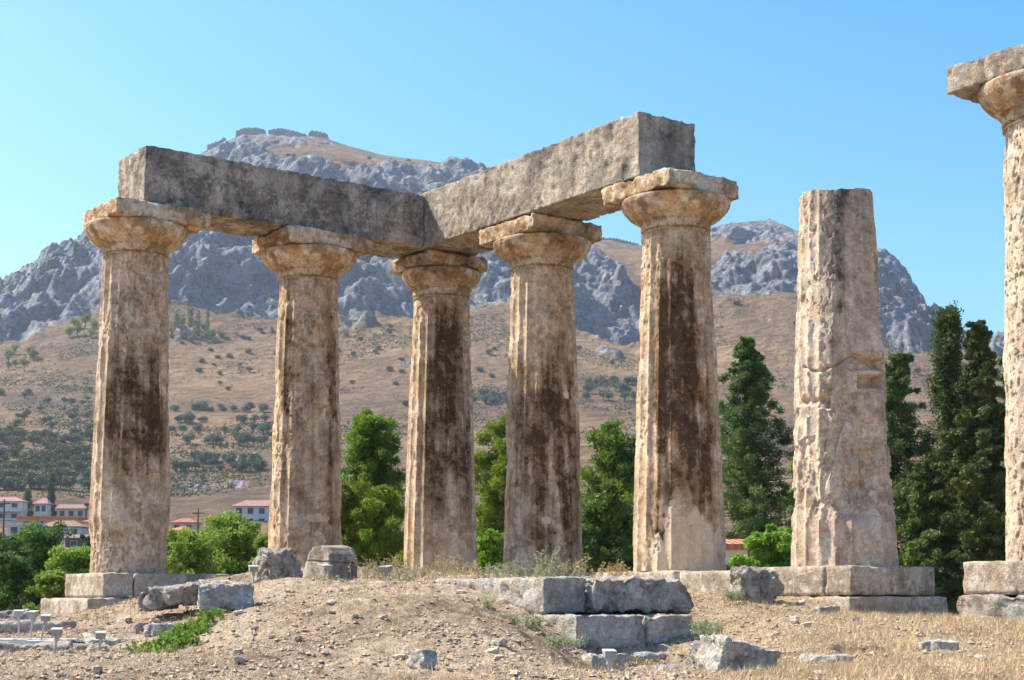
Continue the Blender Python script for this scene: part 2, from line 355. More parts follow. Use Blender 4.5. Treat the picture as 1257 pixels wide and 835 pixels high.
# hillside / mountain material
def hillmat(name):
    m, n, b = newmat(name); g = G(n); v = g.coord()
    n1 = g.noise(v, .009, 6, .65); n2 = g.noise(v, .06, 6, .7); n3 = g.noise(v, .35, 5, .75)
    f = g.math('ADD', g.math('MULTIPLY', n1, .5), g.math('MULTIPLY', n2, .5))
    f = g.math('ADD', g.math('MULTIPLY', f, .75), g.math('MULTIPLY', n3, .25)); c = g.ramp(f, [(.39, (.09, .06, .035)), (.47, (.20, .122, .066)), (.54, (.285, .178, .093)), (.63, (.42, .29, .155))])
    scrub = g.math('MULTIPLY', g.ramp(n3, [(.53, 0.), (.60, 1.)]), g.ramp(n1, [(.42, 1.), (.6, .25)]))
    c = g.mix(g.math('MULTIPLY', scrub, .8), c, (.075, .085, .035))
    geo = g.N.new('ShaderNodeNewGeometry'); sz = g.N.new('ShaderNodeSeparateXYZ'); g.L(geo.outputs['True Normal'], sz.inputs[0])
    flat_ = g.ramp(sz.outputs[2], [(.70, 0.), (.88, .72)])
    ra = g.math('SUBTRACT', g.attr('rock'), flat_); e = g.math('ADD', ra, g.math('MULTIPLY', g.math('SUBTRACT', n2, .5), .8))
    rm = g.ramp(e, [(.36, 0.), (.5, 1.)])
    rc = g.ramp(g.math('ADD', g.math('MULTIPLY', n2, .5), g.math('MULTIPLY', n3, .5)), [(.38, (.085, .095, .12)), (.48, (.21, .225, .255)), (.58, (.38, .39, .41))])
    shr = g.ramp(g.noise(v, .11, 4, .7), [(.58, 0.), (.62, 1.)])
    rc = g.mix(g.math('MULTIPLY', shr, .8), rc, (.07, .085, .04))
    g.L(g.mix(rm, c, rc), b.inputs['Base Color'])
    h = g.math('ADD', n2, g.math('ADD', g.math('MULTIPLY', n3, .6), g.math('MULTIPLY', g.vor(v, .13), .5)))
    g.L(g.bump(h, 1., 7.), b.inputs['Normal'])
    return m
M_HILL = hillmat('dry_hillside'); 
iA = int(np.searchsorted(rr, 62)); iB = int(np.searchsorted(rr, 1000))
sheet('ground', 0, iA, M_EARTH); sheet('hillside', iA, iB, M_HILL); sheet('mountain', iB, nR-1, M_HILL)

# ------------------------------------------------------------------ stone shapes
def grid_box(hx, hy, hz, seg):
    Vs = []; Fs = []; off = 0
    for ax in range(3):
        u, vv = [(1, 2), (2, 0), (0, 1)][ax]; H = (hx, hy, hz)
        nu = max(2, int(2*H[u]/seg)); nv = max(2, int(2*H[vv]/seg))
        for s in (-1, 1):
            a, b_ = np.meshgrid(np.linspace(-H[u], H[u], nu+1), np.linspace(-H[vv], H[vv], nv+1), indexing='ij')
            p = np.zeros(a.shape+(3,)); p[..., ax] = s*H[ax]; p[..., u] = a; p[..., vv] = b_
            i = np.arange(a.size).reshape(a.shape)+off
            q = np.stack([i[:-1, :-1], i[1:, :-1], i[1:, 1:], i[:-1, 1:]], -1).reshape(-1, 4)
            if s < 0: q = q[:, ::-1]
            Vs.append(p.reshape(-1, 3)); Fs.append(q); off += a.size
    V = np.concatenate(Vs); F = np.concatenate(Fs)
    key = np.round(V*1e4).astype(np.int64); _, first, inv = np.unique(key, axis=0, return_index=True, return_inverse=True)
    return V[first], inv.reshape(-1)[F]
def round_box(V, H, r):
    H = np.array(H); inner = np.maximum(H[None]-r[:, None], 0); c = np.clip(V, -inner, inner); d = V-c
    L = np.linalg.norm(d, axis=1); L[L == 0] = 1
    nrm = d/L[:, None]; return c+nrm*r[:, None], nrm
_seed = [0]
def stone_block(name, hx, hy, hz, mat, parent=None, loc=(0,0,0), rz=0, seg=.05, rad=.03, rough=.02, chip=.06, stainf=None, rot=None, cuts=0, planes=None, warp=0):
    _seed[0] += 1; off = np.array([13.7, 5.1, 9.9])*_seed[0]
    V0, F = grid_box(hx, hy, hz, seg)
    r = rad*(1+1.2*np.clip(fbm(V0*2.5+off, 3), -.7, 2))+1.5*chip*ss(.08, .5, fbm(V0*2.2+off+50, 4))+.012*np.abs(fbm(V0*9+off, 2))
    r = np.clip(r, .004, min(hx, hy, hz)*.9)
    V1, nrm = round_box(V0, (hx, hy, hz), r)
    if cuts or planes:
        rg = np.random.default_rng(_seed[0]+100)
        pl = list(planes or [])
        for _ in range(cuts):
            nn = rg.normal(size=3); nn /= np.linalg.norm(nn); ext = abs(nn[0])*hx+abs(nn[1])*hy+abs(nn[2])*hz
            pl.append((nn, ext*rg.uniform(.55, .82)))
        for nn, d in pl:
            nn = np.array(nn, float); nn /= np.linalg.norm(nn)
            o = V1@nn-d; k = np.maximum(o, 0); V1 = V1-k[:, None]*nn
    d = rough*(-.75*ss(.10, .16, fbm(V0*2.6+off+70, 4))-.5*ss(.05, .09, fbm(V0*5.5+off+77, 3))+fbm(V0*2+off, 3)*.7+fbm(V0*7+off, 4)*.8-.7*ss(.15, .5, fbm(V0*11+off+9, 2)))
    V1 = V1+nrm*d[:, None]
    if warp: V1 = V1+warp*np.stack([fbm(V0*1.1+off+7*k, 2) for k in range(3)], -1)
    st = stainf(V0) if stainf else np.zeros(len(V0))
    o = mesh_np(name, V1, F, mat, parent, loc, attrs={'stain': st, 'patch': np.zeros(len(V0))})
    o.rotation_euler = rot if rot else (0, 0, rz)
    return o

M_SHAFT = stone_mat('weathered_shaft_limestone', (.91,.71,.48), (.79,.575,.37), (.54,.375,.23), stain=(.045,.026,.012), spots=.25, spotcol=(.62,.55,.46), streak=.35)
M_SHAFTG = stone_mat('grey_shaft_limestone', (.88,.73,.55), (.76,.59,.42), (.54,.40,.28), stain=(.06,.05,.04), spots=.3, streak=.25)
M_CAP = stone_mat('capital_limestone', (.88,.73,.53), (.74,.56,.36), (.42,.26,.125), stain=(.05,.03,.016), spots=.2, streak=.25)
M_ARCH = stone_mat('grey_lichen_architrave_stone', (.72,.62,.49), (.52,.43,.33), (.27,.21,.15), spots=.8, spotcol=(.66,.61,.53), lich_amt=.35, streak=.6, stain=(.04,.035,.03), bumpd=.03)
M_ARCHR = stone_mat('rough_pale_architrave_stone', (.78,.68,.54), (.64,.54,.41), (.40,.32,.235), spots=.4, lich_amt=.5, streak=.4, stain=(.04,.035,.03), bumpd=.04)
M_PLINTH = stone_mat('plinth_limestone', (.78,.68,.54), (.63,.53,.41), (.40,.32,.235), spots=.3, lich_amt=.15, streak=.45, stain=(.06,.045,.03))
M_STEP = stone_mat('pitted_step_limestone', (.82,.78,.70), (.70,.66,.58), (.46,.42,.36), spots=.5, spotcol=(.58,.56,.52), lich_amt=.9, streak=.2, bumpd=.035)
M_ROCK = stone_mat('pale_grey_rock', (.84,.80,.72), (.72,.68,.60), (.50,.46,.39), spots=.4, lich_amt=.35, bumpd=.03)
M_ROCKD = stone_mat('darker_grey_rock', (.66,.61,.54), (.52,.47,.40), (.33,.29,.24), spots=.4, lich_amt=.4, bumpd=.03)

def shaft(name, root, Rb, Rt, H, face, mat, ero, blobs, patches=(), seed=0, shape=None, tdamp=1.):
    """face = world angle pointing at the camera; phi=0 there and grows to the picture's right"""
    nT, nZ = 360, 420
    phi = np.linspace(-math.pi, math.pi, nT, endpoint=False); zf = np.linspace(0, 1, nZ)
    PH, ZF = np.meshgrid(phi, zf)
    ang = face+PH
    R = Rb+(Rt-Rb)*(ZF+.10*np.sin(ZF*math.pi)*-1*.35)
    cyl = np.stack([np.cos(ang)*1.0, np.sin(ang)*1.0, ZF*H], -1)
    so = np.array([7.7, 3.3, 1.9])*(seed+1)
    ft = (PH/(2*math.pi)*20+.5) % 1; fl = 4*ft*(1-ft)*.052*Rb/.85
    nz = fbm(cyl*np.array([1.3, 1.3, .8])+so, 4); e = np.clip(ero(PH, ZF)+nz*1.1, 0, 1); e = ss(.25, .75, e)
    fine = fbm(cyl*np.array([5, 5, 4])+so, 4); med = fbm(cyl*np.array([2.2, 2.2, 1.6])+so+5, 3)
    arr = (1-4*ft*(1-ft))**3        # arris
    chip = ss(.08, .2, fbm(cyl*np.array([4, 4, 2.4])+so+11, 3))*arr
    d = -fl*(1-.82*e)-e*.026-chip*.024*(1-.5*e)-e*.020*np.abs(fine)-e*.008*med-e*.016*ss(-.03, .03, fbm(cyl*np.array([1.8, 1.8, 1.1])+so+61, 5))-.004*fine
    pits = ss(.22, .30, fbm(cyl*np.array([9, 9, 8])+so+3, 2)); d = d-.028*pits*np.clip(e+.12, 0, 1)
    gou = ss(.26, .30, fbm(cyl*np.array([3.5, 3.5, 2.2])+so+31, 3)); d = d-.032*gou*np.clip(e+.1, 0, 1)
    R = R+d
    ZZ = ZF*H+0*PH
    cx = 0*PH; cy = 0*PH
    if shape: R, ZZ, cx, cy = shape(PH, ZF, R, ZZ, cyl, so)
    Xs = R*np.cos(ang)+cx; Ys = R*np.sin(ang)+cy
    V = np.stack([Xs, Ys, ZZ], -1).reshape(-1, 3)
    st = np.zeros_like(PH); big = fbm(cyl*np.array([2.8, 2.8, 1.5])+so+21, 4)
    for (p0, z0, dp, dz, a) in blobs: st += a*np.exp(-(np.abs((PH-p0)/dp)**2.6+np.abs((ZF-z0)/dz)**3))
    fi = np.floor(PH/(2*math.pi)*20+.5); frn = np.sin(fi*12.99+seed*7.1)*43758.5; frn = frn-np.floor(frn)
    strk = fbm(np.stack([fi*3.7+0*ZF, ZF*2.2, 0*ZF+seed], -1), 3)+.6*fbm(np.stack([ang*9, ZF*1.6, 0*ZF+seed+5], -1), 3)
    st = np.clip(st*(.62+.20*frn+1.25*big+1.0*strk+.2*arr), 0, 1)
    pa = np.zeros_like(PH)
    for (p0, z0, dp, dz) in patches:
        q = np.sqrt(((PH-p0)/dp)**2+((ZF-z0)/(dz if dz > .1 else dz*.62))**2)+.7*med+.25*fine
        pa = np.maximum(pa, ss(1.0, .93, q))
    st = st*(1-pa)
    i = np.arange(nT*nZ).reshape(nZ, nT); j = np.roll(i, -1, axis=1)
    F = np.stack([i[:-1], j[:-1], j[1:], i[1:]], -1).reshape(-1, 4)
    # top cap rings
    caps = []; cF = []; prev = i[-1]; base = nT*nZ; ctr = V[i[-1]].mean(0)
    for k, s in enumerate((.85, .65, .42, .2, .03)):
        ring = ctr+(V[i[-1]]-ctr)*s; ring[:, 2] = V[i[-1]][:, 2]*s+ctr[2]*(1-s)+.03*fbm(ring*3+so, 3)*tdamp
        caps.append(ring); cur = base+k*nT+np.arange(nT)
        cF.append(np.stack([prev, np.roll(prev, -1), np.roll(cur, -1), cur], -1)); prev = cur
    V = np.concatenate([V]+caps); F = np.concatenate([F]+cF)
    z0 = np.zeros(5*nT)
    return mesh_np(name, V, F, mat, root, attrs={'stain': np.concatenate([st.ravel(), z0]), 'patch': np.concatenate([pa.ravel(), z0])})
def lathe_stone(name, root, prof, mat, z0, seed=0, amp=.02, stain=None, nT=160, sub=4, clip=None):
    prof = np.array(prof); t = np.linspace(0, len(prof)-1, (len(prof)-1)*sub+1); k = np.arange(len(prof))
    r = np.interp(t, k, prof[:, 0]); z = np.interp(t, k, prof[:, 1])
    th = np.linspace(0, 2*math.pi, nT, endpoint=False); T, Rr = np.meshgrid(th, r); _, Zr = np.meshgrid(th, z)
    p = np.stack([Rr*np.cos(T), Rr*np.sin(T), Zr], -1); so = np.array([3.1, 8.8, 2.2])*(seed+1)
    d = amp*(fbm(p*2+so, 3)+.6*fbm(p*7+so, 3))-amp*2.2*ss(.3, .6, fbm(p*2.3+so+4, 3))
    Rr = np.maximum(Rr+d*(Rr > .3), .01)
    p = np.stack([Rr*np.cos(T), Rr*np.sin(T), Zr+z0], -1)
    if clip is not None: p = clip(p)
    s = np.clip(.25+.9*fbm(p*1.3+so+9, 3), 0, 1)*.8*(stain or 0)*ss(.25, .8, (Zr-z.min())/(z.max()-z.min()))
    i = np.arange(T.size).reshape(T.shape); j = np.roll(i, -1, axis=1)
    F = np.stack([i[:-1], j[:-1], j[1:], i[1:]], -1).reshape(-1, 4)
    return mesh_np(name, p.reshape(-1, 3), F, mat, root, attrs={'stain': s.ravel(), 'patch': 0*s.ravel()})

COLN = {}
SHZ, CAPZ, ARZ = 6.19, 7.14, 1.17      # shaft height, top of abacus, architrave height
def doric(key, c, Rb, Rt, label, ero, blobs, patches, aba, mat=None, capstain=.7, shape=None, H=SHZ, cap=True, echr=1.0, abth=0, abrad=.035, abchip=.08, amp=.018):
    root = empty('doric_column', (c[0], c[1], H0), 0, label, 'column', 'standing temple columns')
    face = math.atan2(-c[1], -c[0])
    mat = mat or M_SHAFT; sd = len(COLN)+1
    s = shaft('shaft', root, Rb, Rt, H, face, mat, ero, blobs, patches, sd, shape, tdamp=1. if not cap else .0)
    if cap:
        k = Rt/.65
        prof = [(.0, -.02), (Rt*.98, -.02), (Rt*.985, .0), (Rt*.93, .012), (Rt*.93, .03), (Rt*1.0, .045), (Rt*1.0, .16), (Rt*1.035, .17), (Rt*1.02, .19), (Rt*1.08, .20), (.76*echr, .235), (.87*echr, .32), (.96*echr, .42), (1.0*echr, .50), (1.01*echr, .56), (1.0*echr, .59), (.96*echr, .605), (.0, .61)]
        lathe_stone('echinus', root, prof, M_CAP, H, sd, amp, capstain)
        am, ap, bm, bp = aba      # extents along -A,+A,-B,+B
        hx = (am+ap)/2; hy = (bm+bp)/2; th = abth or CAPZ-H-.60
        ctr = A2*(ap-am)/2+B2*(bp-bm)/2
        stone_block('abacus', hx, hy, th/2, M_CAP if key != 7 else M_ARCHR, root, (ctr[0], ctr[1], CAPZ-th/2+(.06 if abth else 0)), RZ, seg=.045, rad=abrad, rough=.03, chip=abchip,
                    stainf=lambda p: np.clip(fbm(p*1.5+key, 3)*1.2+.15, 0, 1)*capstain)
    COLN[key] = root
    return root
z = lambda *a: None
c1 = b_pos(7.22); c2 = b_pos(3.36); c3 = a_pos(0); c4 = a_pos(3.72); c5 = a_pos(7.78); c6 = a_pos(11.70); c7 = ab(a_pos(15.85), 0, .10)
doric(1, c1, .80, .64, 'leftmost column, patchy brown stain at mid height and a smooth tan foot without flutes',
      lambda p, z: .35+.5*ss(.5, .7, p*.0+.6)*0+.55*ss(.16, .10, z)+.25*(p > -.6),
      [(-.1, .47, .9, .15, 1.0), (-.2, .66, .5, .08, .5), (.7, .52, .5, .2, .6), (-.2, .84, .4, .05, .35)],
      [], (.82, .95, 1.15, .82), capstain=.25,
      shape=lambda PH, ZF, R, ZZ, cyl, so: (R-.03*ss(.15, .12, ZF+.03*np.sin(PH*2))+.0, ZZ, 0*PH, 0*PH))
doric(2, c2, .80, .635, 'second column from the left, speckled tan stone, behind the boulder and the round-topped block',
      lambda p, z: .45+.15*(p > -.4), [(-.75, .62, .25, .3, .9), (.2, .4, .8, .5, .28), (.9, .5, .3, .45, .5)],
      [(.35, .19, .35, .028)], (.85, .9, 1.05, .95), capstain=.7)
doric(3, c3, .83, .64, 'corner column where the two architraves meet, dark brown centre and broken abacus',
      lambda p, z: .12+.3*ss(.6, 1, z), [(.1, .62, .75, .33, .95), (.25, .86, .4, .12, .6), (.9, .4, .3, .2, .7), (-.3, .3, .3, .2, .4)],
      [], (.80, .78, .78, .86), echr=.88, abrad=.12, abchip=.22, capstain=1.1)
doric(4, c4, .84, .645, 'fluted column right of the corner column, lower half stained dark brown with round repair spots',
      lambda p, z: .10+.5*ss(.42, .3, z)*(1-ss(-.6,-.3,p)*0)+.1, [(.1, .38, 1.2, .26, .95), (.0, .62, .9, .12, .5), (.5, .16, .6, .12, .45), (.8,.75,.3,.2,.3)],
      [(.75, .58, .12, .022), (.1, .17, .13, .022)], (1.02, .88, .9, .9), capstain=1.)
doric(5, c5, .86, .64, 'tallest-looking column under the end of the right architrave, streaked almost black down its face',
      lambda p, z: .22+.25*ss(.3, .6, z), [(.15, .52, .72, .34, 1.25), (-.45, .40, .22, .35, .9), (.1, .82, .5, .10, .55), (.6, .3, .35, .15, .8), (-.45,.1,.15,.1,.6)],
      [(.1, .0, 1.1, .17)], (1.03, .9, .80, .95), capstain=.7, abchip=.10)
def brk(PH, ZF, R, ZZ, cyl, so):
    flat = ss(-.75, -.45, PH)*ss(1.9, 1.4, PH)
    # sheared face: plane cut in front, deeper in the upper half
    rough = fbm(cyl*np.array([2.5, 2.5, 1.6])+so, 4)
    lim = .615-.085*ZF+.010*rough
    cph = np.maximum(np.cos(PH-.45), .2)
    Rf = np.minimum(R, lim/cph)
    k = flat*ss(.10, .22, ZF+.08*rough)
    R = R*(1-k)+Rf*k
    def rect(p0, p1, z0, z1, d, s=.03): return d*ss(p0-s, p0+s, PH)*ss(p1+s, p1-s, PH)*ss(z0-.006, z0+.006, ZF)*ss(z1+.006, z1-.006, ZF)
    R = R-rect(.40, 1.5, .515, .545, .20, .02)-rect(.48, 1.5, .468, .498, .22, .02)-rect(.50, .95, .20, .305, .12, .02)-rect(.10, .55, .12, .22, .05, .03)-rect(-.5, -.25, .41, .435, .07)
    R = R-.05*np.exp(-((ZF-.53-.02*np.sin(PH*3)-.004*rough)/.0035)**2)*(PH > -1)
    R = R-.06*np.exp(-((ZF-.43-.01*rough)/.008)**2)*ss(-.1, -.5, PH)*ss(-1.4, -1, PH)
    lip = (ZF-(.20+.17*ss(-.45, .15, PH)+.03*rough)); R = R-.055*ss(-.0, .012, lip)*ss(.09, .05, lip)*ss(-.5, -.3, PH)*ss(.5, .3, PH)
    low = ss(.5, .40, ZF)*ss(.10, .16, ZF); nq = fbm(cyl*np.array([1.9, 1.9, 1.4])+so+40, 5); nq2 = fbm(cyl*np.array([4.2, 4.2, 3])+so+44, 4)
    R = R-.7*low*(.045*ss(-.02, .03, nq)+.035*ss(.18, .22, nq)+.022*ss(.08, .12, nq2))
    ZZ = ZZ+ss(.96, 1, ZF)*(.05*fbm(cyl*2+so, 3)-.03*np.cos(PH))
    return R, ZZ, 0*PH, 0*PH
topz6 = P(1028, 228, c6[1]-.6)[2]-H0
r6 = doric(6, c6, .86, .62, 'broken column without a capital, sheared pale face with a crack, slots and grey streak',
      lambda p, z: .15+.7*ss(-.55, -.3, p)*ss(.12, .2, z)+.2*(z > .5), [(.02, .8, .28, .3, .62), (-.15, .97, .9, .05, .4), (.7, .85, .25, .2, .3), (.05, .6, .22, .1, .4)], [],
      None, mat=M_SHAFTG, cap=False, H=topz6, shape=brk)
doric(7, c7, .84, .68, 'rightmost column cut by the picture edge, sunlit pale shaft under a grey abacus',
      lambda p, z: .75, [(-.7, .3, .3, .2, .3)], [], (1.12, 1.0, 1.02, .92), abth=.42, mat=M_SHAFTG, capstain=.3)
p_ = P(842, 332, c5[1]-.8)
# iron plate with a rusty anchor in the tall column
def plate():
    V_, F_ = grid_box(.035, .015, .06, .03)
    dirn = np.array([c5[0]*-1, -c5[1]])/np.linalg.norm(c5); rgt = np.array([-dirn[1], dirn[0]])
    q = dirn*.655+rgt*.02
    o = mesh_np('iron_anchor', V_, F_, simple('rust_red_iron', (.16, .05, .025), .8, .3, 30), COLN[5], (q[0], q[1], 5.42), smooth=False)
    o.rotation_euler = (0, 0, math.atan2(dirn[1], dirn[0])+math.pi/2)
plate()

# ---- architraves (local x along A, y along -B)
zc = H0+CAPZ+ARZ/2+.004
def arch(c, hx, hy, hz, label, mat, seed_stain, chip=.07, seg=.042, rough=.035, zoff=0):
    o = stone_block('architrave_block', hx, hy, hz, mat, None, (c[0], c[1], zc-ARZ/2+hz+zoff), RZ, seg=seg, rad=.012, rough=rough, chip=chip,
                    stainf=lambda p: np.clip(fbm(p*np.array([1.4, 1.4, .9])+seed_stain, 3)*1.1+.10+.25*ss(.0, .4, -p[:, 2])*0, 0, .8))
    return tag(o, label, 'architrave', 'architrave blocks on the columns')
wI, wO = .66, .72
# left arm runs along B from column 1 to the corner: x extents [-wO, wI], y extents along -B
def arm_left(s0, s1, label, seed, **k):   # s along B measured from c3
    c = C3+B2*((s0+s1)/2)+A2*((wI-wO)/2); return arch(c, (wI+wO)/2, abs(s1-s0)/2-.002, ARZ/2, label, M_ARCH, seed, **k)
def arm_right(s0, s1, label, seed, **k):
    c = C3+A2*((s0+s1)/2)+B2*((.89-.5)/2); return arch(c, abs(s1-s0)/2-.002, (.89+.5)/2, ARZ/2+.03, label, M_ARCHR, seed, **k)
arm_left(.89, 7.35, 'dark stained left architrave beam from the leftmost column to the inner corner', 3., rough=.022)
arm_right(-.6, 7.80, 'rough pale right architrave beam from the inner corner to the black-streaked column', 14., chip=.08, rough=.024)

# ---- plinths / stylobate
def plinth(c, am, ap, bm, bp, z0, z1, label, mat=None, seg=.06, rad=.02, chip=.05, cat='plinth', group='temple foundation blocks', rough=.02):
    q = ab(np.array(c), (ap-am)/2, (bp-bm)/2)
    o = stone_block('plinth_block' if cat == 'plinth' else 'stone_block', (am+ap)/2-.004, (bm+bp)/2-.004, (z1-z0)/2-.002, mat or M_PLINTH, None, (q[0], q[1], (z0+z1)/2), RZ, seg=seg, rad=rad, chip=chip, rough=rough,
                    stainf=lambda p: np.clip(fbm(p*1.2+c[0], 3)-.1, 0, .5))
    return tag(o, label, cat, group)
S1, S2 = H0-.47, H0-.93
plinth(c1, .95, 1.0, 1.0, .30, S1, H0, 'upper foundation block directly under the leftmost column, right part')
plinth(c1, .95, 1.0, -.31, .92, S1, H0, 'upper foundation block at the left end, its sunlit end facing left')
plinth(c1, 1.2, 1.18, 1.0, -.1, S2, S1, 'lower foundation course under the leftmost column, right of the corner block')
plinth(c1, 1.25, 1.22, .09, 1.28, S2, S1, 'lower corner foundation block at the far left foot of the temple')
plinth(ab(c1, 0, -2.3), .95, .97, 1.3, 1.29, S1, H0, 'long grey foundation block between the two leftmost columns')
plinth(c2, .95, .99, 1.6, .3, S1, H0, 'foundation block under the second column from the left', )
plinth(c3, .95, .95, .95, 1.0, S1, H0, 'foundation block under the corner column')
plinth(ab(c3, 1.87, 0), .9, .9, .95, .95, S1, H0, 'foundation block between the corner column and the fluted column')
plinth(c4, .95, 1.0, .95, .95, S1, H0, 'foundation block under the fluted column with round repair spots')
plinth(ab(c4, 2.0, 0), .98, 1.0, .95, .95, S1, H0, 'foundation block left of the black-streaked column')
plinth(c5, 1.04, 1.0, .98, 1.0, S1, H0, 'brown stained foundation block under the black-streaked column')
plinth(ab(c5, 2.0, 0), .98, .85, .9, .95, S1, H0-.03, 'foundation block between the black-streaked and the broken column')
plinth(c6, 1.06, .5, .95, 1.02, S1, H0, 'upper foundation block under the broken column, left part')
plinth(c6, -.51, 1.05, .95, 1.02, S1, H0, 'upper foundation block under the broken column, stained front part')
plinth(c6, 1.3, 1.15, 1.15, 1.16, S2+.02, S1, 'wider lower foundation block under the broken column', chip=.03)
plinth(ab(c6, -2.1, .1), .9, .8, 1.1, 1.0, S2+.02, S1-.05, 'half buried lower block left of the broken column', chip=.15, rad=.08)
plinth(c7, .98, 1.2, 1.0, 1.02, S1, H0, 'upper foundation block under the rightmost column', M_PLINTH)
plinth(c7, 1.02, 1.4, 1.06, 1.22, S2-.02, S1, 'lower foundation block with a broken edge under the rightmost column', M_STEP, chip=.2, rad=.05, rough=.05)

# ---- central stepped blocks
q0 = P(668, 708, 19.9); Tz = q0[2]
def step(px, py, Y, la, lb, h, ztop, label, **k):   # px,py of near-left top corner; la length back along -A, lb along -B
    c = P(px, py, Y)[:2]
    cc = c-A2*la/2-B2*lb/2
    o = stone_block('stone_block', la/2, lb/2, h/2, M_STEP, None, (cc[0], cc[1], ztop-h/2), RZ+k.pop('dr', 0), seg=.045, **k)
    return tag(o, label, 'stone block', 'stepped blocks in front of the temple')
z1 = P(668, 708, 19.9)[2]; z2 = P(708, 752, 19.2)[2]; z3 = P(726, 792, 18.8)[2]
step(668, 708, 19.9, 2.6, .72, .47, z1, 'long pitted block with orange lichen on top, left end sinking into the earth mound', rad=.03, rough=.035, chip=.06)
cc = P(731, 706, 20.2)
step(731, 706, 20.15, 1.6, 1.72, .47, z1+.01, 'battered top block with a sloping broken right end, orange lichen', rad=.05, rough=.06, chip=.16, cuts=0, planes=[((.25, .75, .55), .80)])
step(708, 753, 19.3, 1.9, 1.10, .44, z1-.475, 'middle step block with a clean square left corner', rad=.02, rough=.025, chip=.04)
cB = P(708, 753, 19.3)[:2]-B2*1.11
pxb = cB
o = stone_block('stone_block', .9, .42, .21, M_STEP, None, (*(cB-A2*.92-B2*.42), z1-.475-.22), RZ, seg=.045, rad=.04, rough=.05, chip=.12)
tag(o, 'short middle step block with a notched right end', 'stone block', 'stepped blocks in front of the temple')
step(728, 792, 18.9, 1.9, 1.85, .34, z1-.93, 'lowest step block at the foot of the stacked blocks', rad=.035, rough=.035, chip=.06)

# ------------------------------------------------------------------ rocks
def gz(x, y): return float(ground_z(np.array([x]), np.array([y]))[0])
def rock(name, px, py, Y, wx, wy, wz, label, mat=None, rz=0, cuts=7, rough=.05, sink=.15, seg=None, tilt=(0, 0), cat='rock', rad=.06, warp=.05, planes=None, chip=.12, group=None):
    """px,py: bottom centre in the picture"""
    if name == 'rock': cuts += 4; warp = max(warp, .14*max(wx, wz)); rough *= 1.3; rad = .3*min(wx, wy, wz); rough = min(rough, .10*min(wx, wz))
    p = P(px, py, Y); seg = seg or max(.02, max(wx, wz)/30)
    o = stone_block(name, wx/2, wy/2, wz/2, mat or M_ROCK, None, (p[0], Y, p[2]+wz/2-sink*wz), rz, seg=seg, rad=rad, rough=rough, chip=chip, cuts=cuts, planes=planes, warp=warp, rot=(tilt[0], tilt[1], rz))
    return tag(o, label, cat, group)
rock('rock', 925, 742, 24.2, .88, .7, .62, 'grey angular boulder in front of the foundation between the last two full columns', M_ROCKD, .4, cuts=9, sink=.08)
rock('stone_block', 897, 850, 15.4, .72, .62, .50, 'large white broken block lying tilted at the bottom edge, right of the steps', M_ROCK, .5, cuts=6, tilt=(.12, .28), rad=.03, sink=.0)
rock('rock', 340, 716, 25.2, .92, .7, .62, 'dark grey rounded boulder in front of the second column', M_ROCKD, .6, cuts=16, sink=.1)
rock('rock', 818, 838, 16.5, .32, .3, .22, 'small broken stone at the foot of the lowest step', M_ROCK, .3)
rock('rock', 518, 826, 14.6, .27, .24, .22, 'fist-sized pale rock alone on the earth slope, bottom centre', M_ROCK, .8, cuts=10, sink=.0)
rock('rock', 1152, 802, 16.6, .40, .34, .16, 'flat grey stone lying on the dry grass at right', M_ROCK, .1, cuts=6, sink=.1)
rock('rock', 1010, 816, 16.2, .75, .5, .16, 'low white outcrop flush with the dry grass, centre right', M_ROCK, .2, cuts=8, sink=.35)
rock('rock', 1075, 812, 16.6, .5, .4, .13, 'small white outcrop right of the larger flush one', M_ROCK, .9, cuts=8, sink=.35)
rock('rock', 965, 777, 20, .25, .2, .12, 'small grey stone on the grass below the angular boulder', M_ROCKD, .1, cuts=8, sink=.2)
rock('rock', 1010, 757, 23, .45, .4, .22, 'low stone against the left corner of the broken column foundation', M_ROCKD, .1, cuts=8, sink=.2)
rock('rock_slab', 212, 748, 21.2, .78, .75, .30, 'overhanging grey slab on the left shoulder of the mound, leftmost of the pair', M_ROCKD, -.2, cuts=5, sink=-.05, tilt=(.05, -.12))
rock('rock_slab', 270, 750, 20.4, .84, .8, .36, 'overhanging grey slab with orange lichen, right one of the pair on the mound', M_ROCK, .15, cuts=5, sink=-.05, tilt=(.02, .05))
rock('rock_slab', 152, 842, 15.2, .86, .6, .18, 'long low white slab with orange lichen at the bottom left edge', M_ROCK, .05, cuts=4, sink=.1)
rock('rock', 14, 780, 26.5, .75, .6, .46, 'rounded grey boulder at the left picture edge', M_ROCKD, .3, cuts=9, sink=.1)
rock('rock', 60, 775, 27, .56, .4, .30, 'smaller boulder between the left edge boulder and the temple corner', M_ROCKD, .0, cuts=8, sink=.1)
rock('stone_block', 101, 800, 17.8, .27, .2, .15, 'small squared dark stone between the floodlights', M_ROCKD, .1, cuts=2, rad=.02, sink=.0)
rock('rock', 118, 812, 17.5, .30, .25, .22, 'rounded stone behind the nearest right floodlight of the left group', M_PLINTH, .1, cuts=9)
rock('rock_slab', 35, 803, 18.3, 1.2, .5, .18, 'long low foundation stone crossing the left foreground', M_ROCKD, .05, cuts=3, sink=.25)
rock('rock_slab', 25, 778, 22.3, 1.5, .5, .22, 'flat pale slab behind the row of three floodlights', M_STEP, .0, cuts=3, sink=.2)
rock('rock', 170, 775, 22.5, .9, .6, .24, 'white outcrop at the foot of the temple corner', M_ROCK, .3, cuts=8, sink=.35)
rock('rock', 135, 795, 20, .8, .7, .22, 'bleached outcrop left of the green plants', M_ROCK, .6, cuts=8, sink=.4)
rock('rock', 172, 777, 20.4, .20, .2, .16, 'small grey rock below the overhanging slabs', M_ROCKD, .6, cuts=8, sink=.1)
